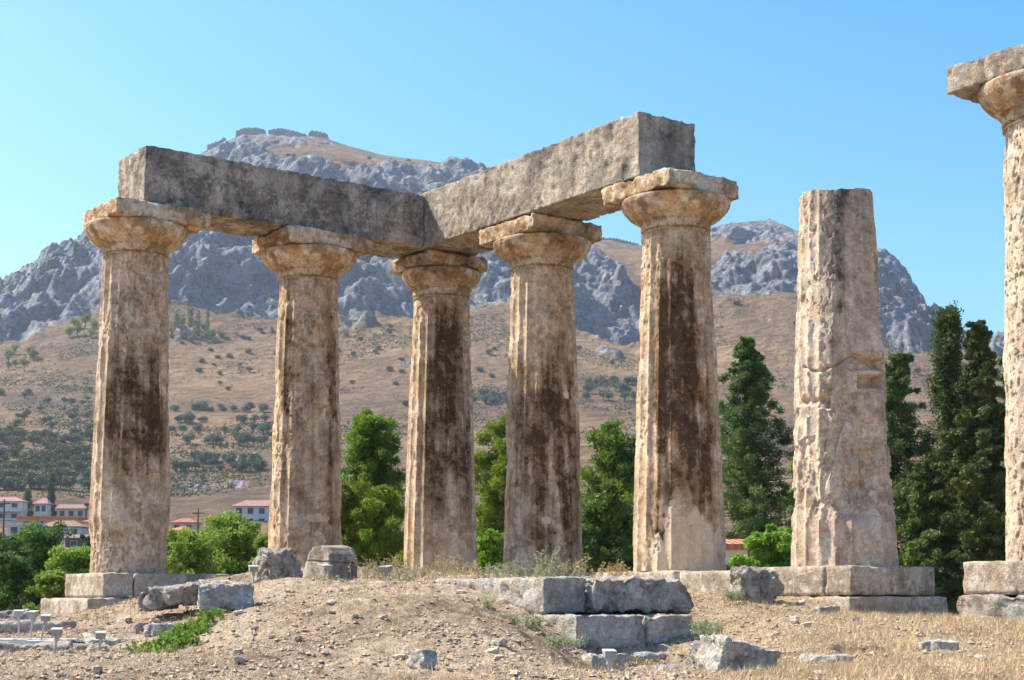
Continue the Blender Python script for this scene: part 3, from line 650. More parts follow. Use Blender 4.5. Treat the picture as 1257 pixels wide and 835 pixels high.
rock('rock', 205, 782, 19.8, .55, .35, .22, 'white lump under the overhanging slabs beside the green plants', M_ROCK, .2, cuts=8, sink=.3)
rock('rock_slab', 1215, 806, 17.4, .5, .4, .12, 'flat white slab at lower right', M_ROCK, .2, cuts=6, sink=.3)
rock('rock_slab', 1185, 768, 21.5, .9, .5, .12, 'flat slab in front of the gap between the last two foundations', M_STEP, .2, cuts=4, sink=.3)
rock('rock_slab', 820, 826, 17.3, .9, .4, .10, 'thin flat slab below the lowest step', M_STEP, RZ+1.57, cuts=4, sink=.3)
# round-topped block (a fallen geison piece): lower drum and humped upper part
def hump():
    c = P(404, 714, 24.3); root = empty('carved_block', (c[0], c[1], c[2]-.02), RZ+.12, 'carved block with a rounded lichen covered top, right of the dark boulder', 'carved stone')
    w, h1, h2, L = .74, .36, .24, .52
    ts = []
    def prism(name, prof, y0, y1, mat):
        prof = np.array(prof); n = len(prof); # densify
        t = np.linspace(0, n, n*7, endpoint=False); pr = np.stack([np.interp(t, np.arange(n+1), np.append(prof[:, k], prof[0, k])) for k in (0, 1)], -1)
        ny = 10; ys = np.linspace(y0, y1, ny); m = len(pr)
        V = np.array([[a, y, b] for y in ys for a, b in pr])
        i = np.arange(ny*m).reshape(ny, m); j = np.roll(i, -1, 1)
        F = np.stack([i[:-1], i[1:], j[1:], j[:-1]], -1).reshape(-1, 4)[:, ::-1]
        ctr = pr.mean(0); base = len(V); VV = [V]; FF = [F]
        for y, row, flip in ((y0, i[0], True), (y1, i[-1], False)):
            prev = row
            for s in (.8, .55, .3, .05):
                ring = np.stack([ctr[0]+(pr[:, 0]-ctr[0])*s, np.full(m, y), ctr[1]+(pr[:, 1]-ctr[1])*s], -1); cur = base+np.arange(m); base += m; VV.append(ring)
                f = np.stack([prev, np.roll(prev, -1), np.roll(cur, -1), cur], -1); FF.append(f if not flip else f[:, ::-1]); prev = cur
        V = np.concatenate(VV); F = np.concatenate(FF)
        V = V+.018*np.stack([fbm(V*4+k*5, 4) for k in range(3)], -1)
        mesh_np(name, V, F, mat, root, attrs={'stain': np.zeros(len(V)), 'patch': np.zeros(len(V))})
    prism('lower_drum', [(-.36, 0), (.36, 0), (.37, .30), (-.24, .33)], -L/2, L/2, M_ROCKD)
    prism('humped_top', [(-.23, .34), (.37, .31), (.36, .42), (.26, .53), (.08, .57), (-.08, .54), (-.19, .45)], -L/2+.01, L/2-.01, M_ARCHR)
hump()
# loose stones
def ray_ground(px, py, y0=12., y1=34.):
    ys = np.linspace(y0, y1, 160); pts = np.array([P(px, py, q) for q in ys]); g_ = ground_z(pts[:, 0], pts[:, 1]); j = np.where(g_ > pts[:, 2])[0]
    return (pts[j[0]] if len(j) else None)
protos = []
M_LOOSE = simple('pale_loose_stone', (.47, .40, .32), .95, .3, 3, bump=.012)
for k in range(4):
    o = stone_block('loose_stone', .5, .42, .33, M_LOOSE, seg=.10, rad=.06, rough=.12, chip=.12, cuts=13); protos.append(o)
rs = random.Random(5); first = set()
cnt = 0
for k in range(420):
    px = rs.uniform(-10, 1270); py = rs.uniform(722, 838)
    p = ray_ground(px, py)
    if p is None or p[1] > 27: continue
    if 640 < px < 870 and py < 822: continue
    cnt += 1
    if cnt > 190: break
    i = rs.randrange(4)
    if i in first: o = protos[i].copy(); COL.objects.link(o)
    else: o = protos[i]; first.add(i)
    s = .03+.11*rs.random()**4; o.scale = (s*rs.uniform(1, 1.6), s*1.1, s*rs.uniform(.6, 1)); o.rotation_euler = (rs.uniform(-.3, .3), rs.uniform(-.3, .3), rs.uniform(0, 6.3))
    o.location = (p[0], p[1], gz(p[0], p[1])+.18*s)
    zx = 'far left' if px < 250 else 'left of centre' if px < 500 else 'central' if px < 800 else 'right of centre' if px < 1030 else 'far right'
    zy = 'uppermost' if py < 765 else 'middle' if py < 800 else 'lowest'
    tag(o, ('larger' if s > .08 else 'mid-sized' if s > .05 else 'tiny')+f' pale loose stone on the {zx} {zy} part of the dry earth', 'stone', 'small loose stones on the dry ground')
# gravel and clods (uncountable)
def gravel(n, seed):
    rg = np.random.default_rng(seed); oct_ = np.array([[1,0,0],[-1,0,0],[0,1,0],[0,-1,0],[0,0,1],[0,0,-1]], float)
    of = np.array([[0,2,4],[2,1,4],[1,3,4],[3,0,4],[2,0,5],[1,2,5],[3,1,5],[0,3,5]])
    Yg = rg.uniform(12.5, 27, n*2); Xg = rg.uniform(-.37, .37, n*2)*Yg
    dens = fbm(np.stack([Xg*.5, Yg*.5, 0*Xg], -1), 3)+.25; keep = rg.random(n*2) < np.clip(dens*1.8+.1, .03, 1); Xg = Xg[keep][:n]; Yg = Yg[keep][:n]; n = len(Xg)
    Zg = ground_z(Xg, Yg); s = .006+.036*rg.random(n)**5
    V = oct_[None]*(s[:, None, None]*rg.uniform(.6, 1.4, (n, 6, 1))*np.array([1, 1, .6]))
    a = rg.uniform(0, 6.3, n); ca, sa = np.cos(a)[:, None], np.sin(a)[:, None]
    V = np.stack([V[..., 0]*ca-V[..., 1]*sa, V[..., 0]*sa+V[..., 1]*ca, V[..., 2]], -1)+np.stack([Xg, Yg, Zg+s*.2], -1)[:, None]
    F = (of[None]+6*np.arange(n)[:, None, None]).reshape(-1, 3)
    return V.reshape(-1, 3), F
V_, F_ = gravel(46000, 3)
M_GRAV = simple('pale_gravel', (.42, .32, .225), .9, .6, 40)
tag(mesh_np('gravel', V_, F_, M_GRAV, smooth=False), 'scattered gravel and crumbs of stone over the earth slope', 'gravel', kind='stuff')
# dry grass (uncountable)
def grass(n, seed):
    rg = np.random.default_rng(seed); Yg = rg.uniform(13, 27, n*4); Xg = rg.uniform(-.36, .37, n*4)*Yg
    t = Xg/Yg; wgt = .16+.84*ss(.10, .17, t)
    wgt = wgt*np.clip(.75+1.6*fbm(np.stack([Xg*.8, Yg*.8, 0*Xg+4], -1), 3), .05, 1)
    k = rg.random(n*4) < wgt; Xg = Xg[k][:n]; Yg = Yg[k][:n]; n = len(Xg); Zg = ground_z(Xg, Yg)
    h = rg.uniform(.03, .11, n); wd = rg.uniform(.002, .004, n); a = rg.uniform(0, 6.3, n); lx = rg.normal(0, .6, n)*h; ly = rg.normal(0, .6, n)*h
    b0 = np.stack([Xg-np.cos(a)*wd, Yg-np.sin(a)*wd, Zg-.01], -1); b1 = np.stack([Xg+np.cos(a)*wd, Yg+np.sin(a)*wd, Zg-.01], -1); tp = np.stack([Xg+lx, Yg+ly, Zg+h], -1)
    return np.stack([b0, b1, tp], 1).reshape(-1, 3), np.arange(3*n).reshape(-1, 3)
M_STRAW = simple('dry_straw', (.60, .45, .25), .8, .3, 3)
V_, F_ = grass(70000, 9)
tag(mesh_np('dry_grass', V_, F_, M_STRAW, smooth=False), 'short golden dry grass on the ground in front of the temple', 'dry grass', kind='stuff')

# ------------------------------------------------------------------ foliage
def leaves(C, rad, n, size, seed, asp=.5, squash=.8, up=.0, shell=.55):
    """n leaves per clump centre; returns quads"""
    rg = np.random.default_rng(seed); C = np.asarray(C); rad = np.broadcast_to(rad, (len(C),))
    d = rg.normal(size=(len(C), n, 3)); d /= np.linalg.norm(d, axis=2, keepdims=True); q = rg.random((len(C), n, 1))**shell
    P_ = C[:, None]+d*q*rad[:, None, None]*np.array([1, 1, squash]); P_ = P_.reshape(-1, 3); d = d.reshape(-1, 3)
    N = len(P_); ax = rg.normal(size=(N, 3))+d*.8+np.array([0, 0, up]); ax /= np.linalg.norm(ax, axis=1)[:, None]
    o = np.cross(ax, rg.normal(size=(N, 3))); o /= np.linalg.norm(o, axis=1)[:, None]
    s = size*rg.uniform(.6, 1.3, (N, 1)); a = ax*s; b_ = o*s*asp
    V = np.stack([P_-a*.5, P_+b_*.5, P_+a*.5, P_-b_*.5], 1).reshape(-1, 3)
    return V, np.arange(4*N).reshape(-1, 4)
def tubes(segs, nside=5):
    Vs = []; Fs = []; off = 0
    for p0, p1, r0, r1 in segs:
        p0 = np.array(p0, float); p1 = np.array(p1, float); d = p1-p0; d /= np.linalg.norm(d)+1e-9
        u = np.cross(d, [.3, .9, .2]); u /= np.linalg.norm(u)+1e-9; v_ = np.cross(d, u); a = np.arange(nside)/nside*2*math.pi
        ring = np.cos(a)[:, None]*u+np.sin(a)[:, None]*v_
        Vs += [p0+ring*r0, p1+ring*r1]; i = np.arange(nside)+off; j = np.roll(i, -1)
        Fs.append(np.stack([i, j, j+nside, i+nside], -1)); off += 2*nside
    return np.concatenate(Vs), np.concatenate(Fs)
M_BARK = simple('brown_bark', (.13, .09, .06), .95, .35, 5, bump=.02)
M_PINE = leaf_mat('bright_pine_needles', (.12, .20, .018), (.26, .36, .035), .4)
M_PINED = leaf_mat('dark_pine_needles', (.09, .15, .02), (.19, .28, .03), .4)
M_CYP = leaf_mat('dark_cypress_scales', (.055, .095, .025), (.15, .205, .055), .3)
M_BUSH = leaf_mat('yellow_green_leaves', (.15, .25, .035), (.28, .38, .06), .4)
M_FIG = leaf_mat('mid_green_broad_leaves', (.06, .13, .025), (.13, .23, .04), .3)
M_OLIVE = leaf_mat('silvery_olive_leaves', (.07, .10, .05), (.13, .165, .085), .15)
M_SHRUB = leaf_mat('dull_hill_scrub', (.055, .08, .03), (.11, .135, .05), .15)
def tree(kind, base, h, w, label, mat, seed, style, cat='tree', group=None, n=60, leafn=260, size=.16, asp=.35, trunk_r=.16, low=.12):
    rg = np.random.default_rng(seed); root = empty(kind, base, 0, label, cat, group); segs = []
    C = []; Rd = []
    top = np.array([rg.normal(0, .03)*h, rg.normal(0, .03)*h, h*.96])
    K = 6; tp = [np.array([0, 0, -.3])]+[np.array([top[0]*k/K+rg.normal(0, .012)*h*(k < K), top[1]*k/K+rg.normal(0, .012)*h*(k < K), h*.96*k/K]) for k in range(1, K+1)]
    for k in range(K): segs.append((tp[k], tp[k+1], trunk_r*(1-k/K*.9), trunk_r*(1-(k+1)/K*.9)))
    def tr(z):
        f = max(0, min(K-1e-6, z/(h*.96)*K)); k = int(f); return tp[k]*(1-(f-k))+tp[k+1]*(f-k)
    for i in range(n):
        if style == 'conifer':      # drooping tiers, ragged
            f = low+(1-low)*((i+.5)/n)**.9; L = w*.5*min(1, (1-f)/.42)**.8*rg.choice([rg.uniform(.5, .8), rg.uniform(.8, 1.25)])+.06; a = i*2.4+rg.normal(0, .3); el = .25-.55*(1-f)+rg.normal(0, .12)
            nc = 5; cr = .085*w*min(1, (1-f)/.3)**.5+.05
        elif style == 'cypress':
            f = low+(1-low)*((i+.5)/n); L = w*.5*(min(1, (1-f)*3)**.7)*min(1, .55+f*1.5)*rg.uniform(.55, 1.15); a = i*2.4+rg.normal(0, .4); el = .75+rg.normal(0, .2); nc = 3; cr = .16*w
        elif style == 'pine':
            f = low+(1-low)*((i+.5)/n); prof = math.sqrt(max(.06, 1-(max(0, f-.35)/.66)**2)); L = w*.5*prof*rg.uniform(.55, 1.12); a = i*2.4+rg.normal(0, .4); el = .45+rg.normal(0, .25); nc = 3; cr = .105*w
        else:                        # round bush / broadleaf
            f = low+(1-low)*rg.random()**.7; prof = math.sqrt(max(.05, 1-((f-.45)/.6)**2)); L = w*.5*prof*rg.uniform(.45, 1.3); a = rg.uniform(0, 6.3); el = rg.uniform(.15, 1.1); nc = 3; cr = .085*w
        z0 = f*h*(1. if style in ('conifer', 'cypress') else .95); p0 = tr(max(z0-L*math.sin(el)*.5, .05*h)); d = np.array([math.cos(a)*math.cos(el), math.sin(a)*math.cos(el), math.sin(el)])
        end = p0+d*L; end[2] = min(end[2], h*(.99-.06*rg.random()))
        segs.append((p0, end, max(.01, trunk_r*.22*(1-f*.6)), .006))
        for k in range(nc):
            fr_ = (k+1.2)/(nc+.2); c = p0+(end-p0)*fr_; c = c+rg.normal(0, cr*.35, 3); C.append(c); Rd.append(cr*rg.uniform(.7, 1.25)*(1.1-.35*fr_ if style == 'conifer' else 1))
    for q in np.linspace(.82, .985, 7): C.append(tr(q*h)+rg.normal(0, .02*w, 3)); Rd.append(((.02+(1-q)*.42) if style in ('conifer', 'cypress') else .05+.5*(1-q))*w)
    Vt, Ft = tubes(segs); mesh_np('trunk', Vt, Ft, M_BARK, root)
    Vl, Fl = leaves(C, np.array(Rd), leafn, size, seed+1, asp, .75 if style != 'cypress' else 1.3, .5 if style in ('pine', 'cypress') else 0)
    mesh_np('crown', Vl, Fl, mat, root, smooth=False)
    return root
def at(px, Y, dz=0):
    x = P(px, 700, Y)[0]; return (x, Y, gz(x, Y)-.1+dz)
def ttree(kind, px, topy, Y, wpx, *a, **k):
    b = at(px, Y); h = P(px, topy, Y)[2]-b[2]; return tree(kind, b, h, wpx/FPX*Y, *a, **k)
# pines behind the temple
ttree('pine_tree', 448, 494, 52, 112, 'dark green pine filling the gap between the second and the corner column', M_PINED, 11, 'pine', n=110, leafn=170, size=.20, asp=.22, low=.1, group='trees right behind the temple')
ttree('pine_tree', 425, 588, 48, 110, 'low bright pine in front of the dark pine between the second and corner column', M_PINE, 12, 'pine', n=40, leafn=180, size=.18, asp=.22, low=.1, group='trees right behind the temple')
ttree('pine_tree', 474, 590, 48, 110, 'low bushy pine just left of the corner column', M_PINE, 19, 'pine', n=40, leafn=180, size=.18, asp=.22, low=.1, group='trees right behind the temple')
ttree('pine_tree', 606, 508, 55, 125, 'bright green pine between the corner column and the fluted column', M_PINE, 13, 'pine', n=80, leafn=200, size=.2, asp=.22, low=.15, group='trees right behind the temple')
ttree('pine_tree', 742, 516, 62, 130, 'dark tree seen between the fluted and the black-streaked column', M_PINED, 14, 'pine', n=80, leafn=200, size=.2, asp=.25, low=.15, group='trees right behind the temple')
ttree('broadleaf_tree', 752, 604, 52, 140, 'lower bright leafy tree between the fluted and the black-streaked column', M_FIG, 15, 'round', n=60, leafn=200, size=.15, asp=.55, group='trees right behind the temple')
ttree('conifer_tree', 930, 402, 52, 118, 'dark ragged conifer between the black-streaked and the broken column', M_CYP, 16, 'conifer', n=150, leafn=130, size=.12, asp=.3, low=.1, trunk_r=.2, group='trees right behind the temple')
ttree('cypress_tree', 883, 470, 56, 30, 'thin dark cypress half hidden by the black-streaked column', M_CYP, 26, 'cypress', n=70, leafn=110, size=.14, asp=.35, low=.05, group='trees right behind the temple')
ttree('conifer_tree', 1098, 422, 50, 118, 'dark conifer emerging right of the broken column', M_CYP, 17, 'conifer', n=130, leafn=130, size=.12, asp=.3, low=.1, group='trees right behind the temple')
ttree('cypress_tree', 1175, 379, 52, 70, 'tall narrow cypress standing left of the rightmost column', M_CYP, 18, 'cypress', n=150, leafn=130, size=.14, asp=.35, low=.03, group='trees right behind the temple')
ttree('conifer_tree', 1220, 378, 46, 88, 'tall ragged conifer against the rightmost column', M_CYP, 20, 'conifer', n=170, leafn=130, size=.15, asp=.35, low=.08, group='trees right behind the temple')
ttree('conifer_tree', 1138, 560, 47, 95, 'shorter dark conifer in the middle of the right tree group', M_CYP, 21, 'conifer', n=90, leafn=130, size=.15, asp=.35, low=.05, group='trees right behind the temple')
ttree('conifer_tree', 1262, 430, 50, 110, 'conifer behind the rightmost column', M_CYP, 22, 'conifer', n=90, leafn=110, size=.16, asp=.35, low=.05, group='trees right behind the temple')
ttree('broadleaf_shrub', 945, 645, 36, 95, 'bright green feathery shrub left of the broken column foot', M_BUSH, 23, 'round', 'shrub', n=45, leafn=160, size=.13, asp=.4, trunk_r=.05, group='shrubs behind the temple')
ttree('broadleaf_shrub', 1112, 662, 36, 34, 'small green shrub peeping out right of the broken column', M_BUSH, 24, 'round', 'shrub', n=20, leafn=120, size=.11, asp=.4, trunk_r=.04, group='shrubs behind the temple')
ttree('pine_tree', 990, 540, 56, 90, 'yellow green tree behind the left edge of the broken column', M_PINE, 25, 'pine', n=50, leafn=160, size=.18, asp=.25, group='trees right behind the temple')
# bushes on the left
BU = [(238,646,44,120,'bright bush right of the leftmost column foot',M_BUSH),(292,630,48,130,'tall yellow green pine bush left of the second column',M_BUSH),(335,650,46,90,'yellow green bush behind the second column',M_BUSH),
 (38,640,60,120,'round dark green fig tree under the houses at left',M_FIG),(8,680,48,100,'dark bush at the left edge above the boulders',M_FIG),(98,668,46,100,'bright yellow green bush left of the leftmost column',M_BUSH),
 (72,698,40,80,'low bright bush beside the temple corner',M_BUSH),(-40,650,60,90,'dark tree at the left picture edge',M_FIG),(118,640,75,60,'green tree behind the leftmost column',M_FIG),(30,725,40,50,'low dark shrub behind the left boulders',M_SHRUB),
 (605,650,46,80,'low shrub behind the steps between corner and fluted column',M_PINE), (60,664,150,60,'tree among the lower village houses at left',M_FIG),(0,655,170,60,'tree at the left edge below the balconied house',M_SHRUB),(112,664,140,50,'bushy tree below the brown shed',M_BUSH),(222,655,120,60,'green tree under the red roofs right of the leftmost column',M_SHRUB),(300,640,170,60,'tree in front of the white villa',M_BUSH),(185,660,52,80,'bush hidden behind the leftmost column',M_FIG)]
for k, (px, ty, Yd, wp, lb, mt) in enumerate(BU):
    ttree('leafy_bush', px, ty, Yd, wp, lb, mt, 40+k, 'round', 'bush', n=130, leafn=85, size=.125*max(1, Yd/55), asp=.45, trunk_r=.07, low=.02, group='bushes behind the temple')
# town cypresses
for px, ty, by, Yd, wp, lb in ((35, 601, 634, 300, 16, 'small cypress in front of the pink roofed houses, shorter of the two'), (64, 579, 634, 300, 13, 'slender tall cypress between the village houses')):
    Yd = float(hill_pt(px, by)[1]); p = P(px, by, Yd); h = P(px, ty, Yd)[2]-p[2]+6
    tree('cypress_tree', (p[0], Yd, p[2]-6), h, wp/FPX*Yd, lb, M_CYP, px, 'cypress', n=60, leafn=60, size=.5, asp=.4, low=.02, group='cypresses in the village')

# ---- hillside trees: shared meshes, individual objects
def small_tree(kind, mat, seed, w=5., h=4., cy=False):
    rg = np.random.default_rng(seed); root = empty(kind, (0, 0, -500), 0, 'x', 'tree')
    if cy: C = np.stack([rg.normal(0, .12*w, 40), rg.normal(0, .12*w, 40), rg.uniform(.05, .95, 40)*h], -1); rd = w*.26*np.clip(1.25-C[:, 2]/h, .2, 1)
    else:
        C = rg.normal(size=(26, 3)); C /= np.linalg.norm(C, axis=1)[:, None]; C = C*rg.uniform(.3, .8, (26, 1))*np.array([w*.45, w*.45, h*.36])+np.array([0, 0, h*.58]); rd = np.full(26, w*.2)
    Vl, Fl = leaves(C, rd, 26, w*.10, seed, .6, .9)
    Vt, Ft = tubes([((0, 0, -.6), (.1, 0, h*.35), .05*w, .035*w), ((.1, 0, h*.35), (w*.18, .1, h*.6), .03*w, .015*w), ((.1, 0, h*.35), (-w*.15, -.1, h*.62), .03*w, .015*w)])
    mesh_np('trunk', Vt, Ft, M_BARK, root); mesh_np('crown', Vl, Fl, mat, root, smooth=False); return root
PR = {'olive_tree': [small_tree('olive_tree', M_OLIVE, 60+k) for k in range(3)], 'hill_shrub': [small_tree('hill_shrub', M_SHRUB, 70+k, 4, 2.6) for k in range(3)],
      'pine_tree': [small_tree('pine_tree', M_PINED, 80+k, 7, 8) for k in range(2)], 'cypress_tree': [small_tree('cypress_tree', M_CYP, 90+k, 4, 12, True) for k in range(2)]}
usedp = set()
def put(kind, px, py, s, label, group, cat):
    p = hill_pt(px, py)
    if p is None: return
    L = PR[kind]; i = rs.randrange(len(L)); src = L[i]
    if (kind, i) in usedp: o = copy_tree(src)
    else: o = src; usedp.add((kind, i))
    o.location = p; o.rotation_euler = (0, 0, rs.uniform(0, 6.3)); o.scale = (s, s, s*rs.uniform(.85, 1.15)); tag(o, label, cat, group)
def region(kind, n, x0, x1, y0, y1, s, label, group, cat, rows=0):
    for k in range(n):
        px = rs.uniform(x0, x1); py = rs.uniform(y0, y1)
        if rows: py = y0+(y1-y0)*(rs.randrange(rows)+.5)/rows+rs.uniform(-1.5, 1.5)
        q = rs.uniform(.75, 1.25); fx = (px-x0)/(x1-x0); fy = (py-y0)/(y1-y0)
        fy = min(max(fy, 0), .999)
        lb = label+(', small' if q < .9 else ', mid-sized' if q < 1.1 else ', large')+(', topmost' if fy < .25 else ', upper' if fy < .5 else ', lower' if fy < .75 else ', bottommost')+(' far left' if fx < .2 else ' left' if fx < .4 else ' centre' if fx < .6 else ' right' if fx < .8 else ' far right')
        put(kind, px, py, s*q, ' '.join(lb.split()[:16]), group, cat)
region('olive_tree', 40, -20, 115, 588, 608, 1.25, 'olive tree in the grove above the village', 'olive trees above the village', 'olive tree', 2)
region('olive_tree', 30, 210, 330, 566, 584, 1.1, 'olive tree in the row between the leftmost columns', 'olive trees in the row between the leftmost columns', 'olive tree', 2)
region('olive_tree', 56, 210, 330, 500, 552, 1.15, 'olive tree on the hillside between leftmost columns', 'olive trees on the slope between the leftmost columns', 'olive tree', 4)
region('olive_tree', 22, 718, 780, 468, 496, 1.3, 'olive tree on the slope left of the black-streaked column', 'olive trees left of the black-streaked column', 'olive tree', 3)
region('olive_tree', 16, 582, 628, 485, 500, 1.2, 'olive tree on the slope beside the corner column', 'olive trees beside the corner column', 'olive tree', 2)
region('hill_shrub', 90, -10, 118, 532, 586, 1.6, 'scrubby bush on the slope left of the columns', 'bushes on the slope at left', 'bush')
region('hill_shrub', 26, -10, 118, 480, 535, 1.2, 'low bush high on the slope left of the columns', 'upper bushes on the slope at left', 'bush')
region('hill_shrub', 26, 210, 330, 400, 495, 1.2, 'low bush on the slope between the leftmost columns', 'bushes on the slope between the leftmost columns', 'bush')
region('hill_shrub', 16, 405, 505, 400, 520, 1.2, 'low bush on the dry slope left of the corner column', 'bushes left of the corner column', 'bush')
region('hill_shrub', 14, 585, 778, 400, 480, 1.3, 'low bush on the dry slope around the fluted column', 'bushes around the fluted column', 'bush')
region('hill_shrub', 12, 872, 1160, 370, 470, 1.4, 'low bush on the dry slope at right', 'bushes on the slope at right', 'bush')
region('pine_tree', 8, 8, 58, 436, 456, 1.0, 'dark pine in the loose clump at far left', 'pines in the clump at far left', 'pine tree')
region('pine_tree', 7, 84, 118, 402, 416, 1.1, 'dark pine just under the cliff left of the leftmost column', 'pines under the left cliff', 'pine tree')
region('cypress_tree', 16, 207, 255, 405, 414, 1.25, 'dark cypress in the grove under the cliff', 'cypresses in the grove under the cliff', 'cypress')
region('pine_tree', 8, 210, 262, 413, 422, .9, 'pine in the grove under the cliff between the leftmost columns', 'pines in the grove under the cliff', 'pine tree')
region('hill_shrub', 24, 250, 600, 190, 232, 1.5, 'bush on the tan slope near the mountain top', 'bushes near the mountain top', 'bush')

# low scrub that nobody could count
def scrub(n, seed):
    rg = np.random.default_rng(seed); pts = []
    th = rg.uniform(-.40, .40, n*3); r_ = 520+(1080-520)*rg.random(n*3)**.8
    x = r_*np.sin(th); y = r_*np.cos(th); k = fbm(np.stack([x/60, y/70, 0*x], -1), 4)+.1+.25*ss(760, 560, r_)*ss(-.02, -.12, th) > rg.random(n*3)*.6-.05; x = x[k][:n]; y = y[k][:n]
    e, _, _ = terrain_e(x/y, np.hypot(x, y)); z_ = e*y
    C = np.stack([x, y, z_+.2], -1); V, F = leaves(C, rg.uniform(.3, 1.6, len(C))**1.2, 8, .8, seed, .7, .6); return V, F
V_, F_ = scrub(30000, 12)
tag(mesh_np('hillside_scrub', V_, F_, M_SHRUB, smooth=False), 'low dark scrub dotted over the dry hillside', 'scrub', kind='stuff')

# ------------------------------------------------------------------ fortress on the summit
M_FORT = simple('grey_fortress_masonry', (.24, .22, .20), .95, .3, .15)
def fort(pts, hgt, label, Yd, cren=1.6):
    """pts: top-line picture points of the wall"""
    W = [P(a, b, Yd) for a, b in pts]; Vs = []; Fs = []; off = 0
    def box(p, q, z0, z1, th):
        nonlocal off
        d = np.array([q[0]-p[0], q[1]-p[1]]); L = np.hypot(*d)+1e-6; nn = np.array([-d[1], d[0]])/L*th/2
        for (a, zt) in ((p, z1[0]), (q, z1[1])):
            for s in (-1, 1):
                Vs.append((a[0]+nn[0]*s, a[1]+nn[1]*s, z0)); Vs.append((a[0]+nn[0]*s, a[1]+nn[1]*s, zt))
        o = off; Fs.extend([(o, o+4, o+5, o+1), (o+2, o+3, o+7, o+6), (o+1, o+5, o+7, o+3), (o, o+1, o+3, o+2), (o+4, o+6, o+7, o+5)]); off += 8
    for p, q in zip(W[:-1], W[1:]):
        box(p, q, min(p[2], q[2])-hgt, (p[2], q[2]), 6.)
        L = np.linalg.norm(q-p); nM = max(1, int(L/(cren*2)))
        for k in range(nM):
            a = p+(q-p)*((k+.1)/nM); b = p+(q-p)*((k+.6)/nM)
            if rs.random() < .25: continue
            box(a, b, min(a[2], b[2])-.2, (a[2]+1.1, b[2]+1.), 5.)
    o = mesh_np('fortress_wall', np.array(Vs), np.array(Fs), M_FORT, smooth=False); return tag(o, label, 'fortress wall', 'ruined fortress walls on the mountain')
fort([(255,180),(268,175),(277,170)], 16, 'leftmost low broken fortress wall on the summit', 1502)
fort([(290,163),(299,159),(313,158),(326,161)], 18, 'fortress wall on the highest point of the summit', 1502)
fort([(330,161),(345,159),(368,164),(377,167)], 18, 'crenellated fortress wall right of the highest point', 1502)
fort([(379,166),(382,162),(392,163),(402,166),(405,175)], 24, 'broad square fortress tower at the right end of the summit', 1502)
fort([(735,293),(756,294),(784,301)], 16, 'straight fortress wall on the saddle left of the black-streaked column', 1502)

# ------------------------------------------------------------------ village
M_TILE = {}
def tile(col, name):
    m, n, b = newmat(name); g = G(n); v = g.coord()
    wv = g.N.new('ShaderNodeTexWave'); wv.inputs['Scale'].default_value = 1.6; wv.inputs['Distortion'].default_value = .6; g.L(v, wv.inputs[0])
    c = g.mix(.6, g.ramp(g.noise(v, 1.5, 5, .7), [(.3, tuple(x*.6 for x in col)), (.7, col)]), g.ramp(wv.outputs['Fac'], [(.1, .6), (.6, 1.1)]), 'MULTIPLY')
    g.L(c, b.inputs['Base Color']); g.L(g.bump(wv.outputs['Fac'], .6, .1), b.inputs['Normal']); return m
M_RED = tile((.50, .20, .13), 'red_roof_tiles'); M_PINK = tile((.48, .27, .24), 'faded_pink_roof_tiles'); M_BRN = tile((.36, .24, .18), 'old_brown_roof_tiles'); M_ORT = tile((.62, .24, .14), 'orange_roof_tiles')
M_WHITE = simple('white_plaster', (.62, .60, .56), .9, .06, .8); M_CREAM = simple('cream_plaster', (.62, .50, .36), .9, .08, .8); M_ORANGE = simple('orange_plaster', (.68, .36, .12), .9, .08, .8)
M_ORF = simple('orange_red_fascia', (.62, .17, .04), .8, .05, 1); M_GLASS = simple('dark_window_glass', (.05, .06, .07), .25, .2, 1); M_DARKW = simple('dark_wood', (.10, .07, .05), .8, .2, 2); M_GREY = simple('grey_metal', (.45, .46, .46), .45, .06, 3, .6); M_TAN = simple('tan_stone_wall', (.40, .31, .22), .95, .2, 1.2, bump=.05)
def bxm(boxes):
    Vs = []; Fs = []; off = 0
    for x0, x1, y0, y1, z0, z1 in boxes:
        Vs += [(x0,y0,z0),(x1,y0,z0),(x1,y1,z0),(x0,y1,z0),(x0,y0,z1),(x1,y0,z1),(x1,y1,z1),(x0,y1,z1)]
        Fs += [(off+a, off+b_, off+c_, off+d_) for a, b_, c_, d_ in ((0,3,2,1),(4,5,6,7),(0,1,5,4),(1,2,6,5),(2,3,7,6),(3,0,4,7))]; off += 8
    return np.array(Vs, float), np.array(Fs)
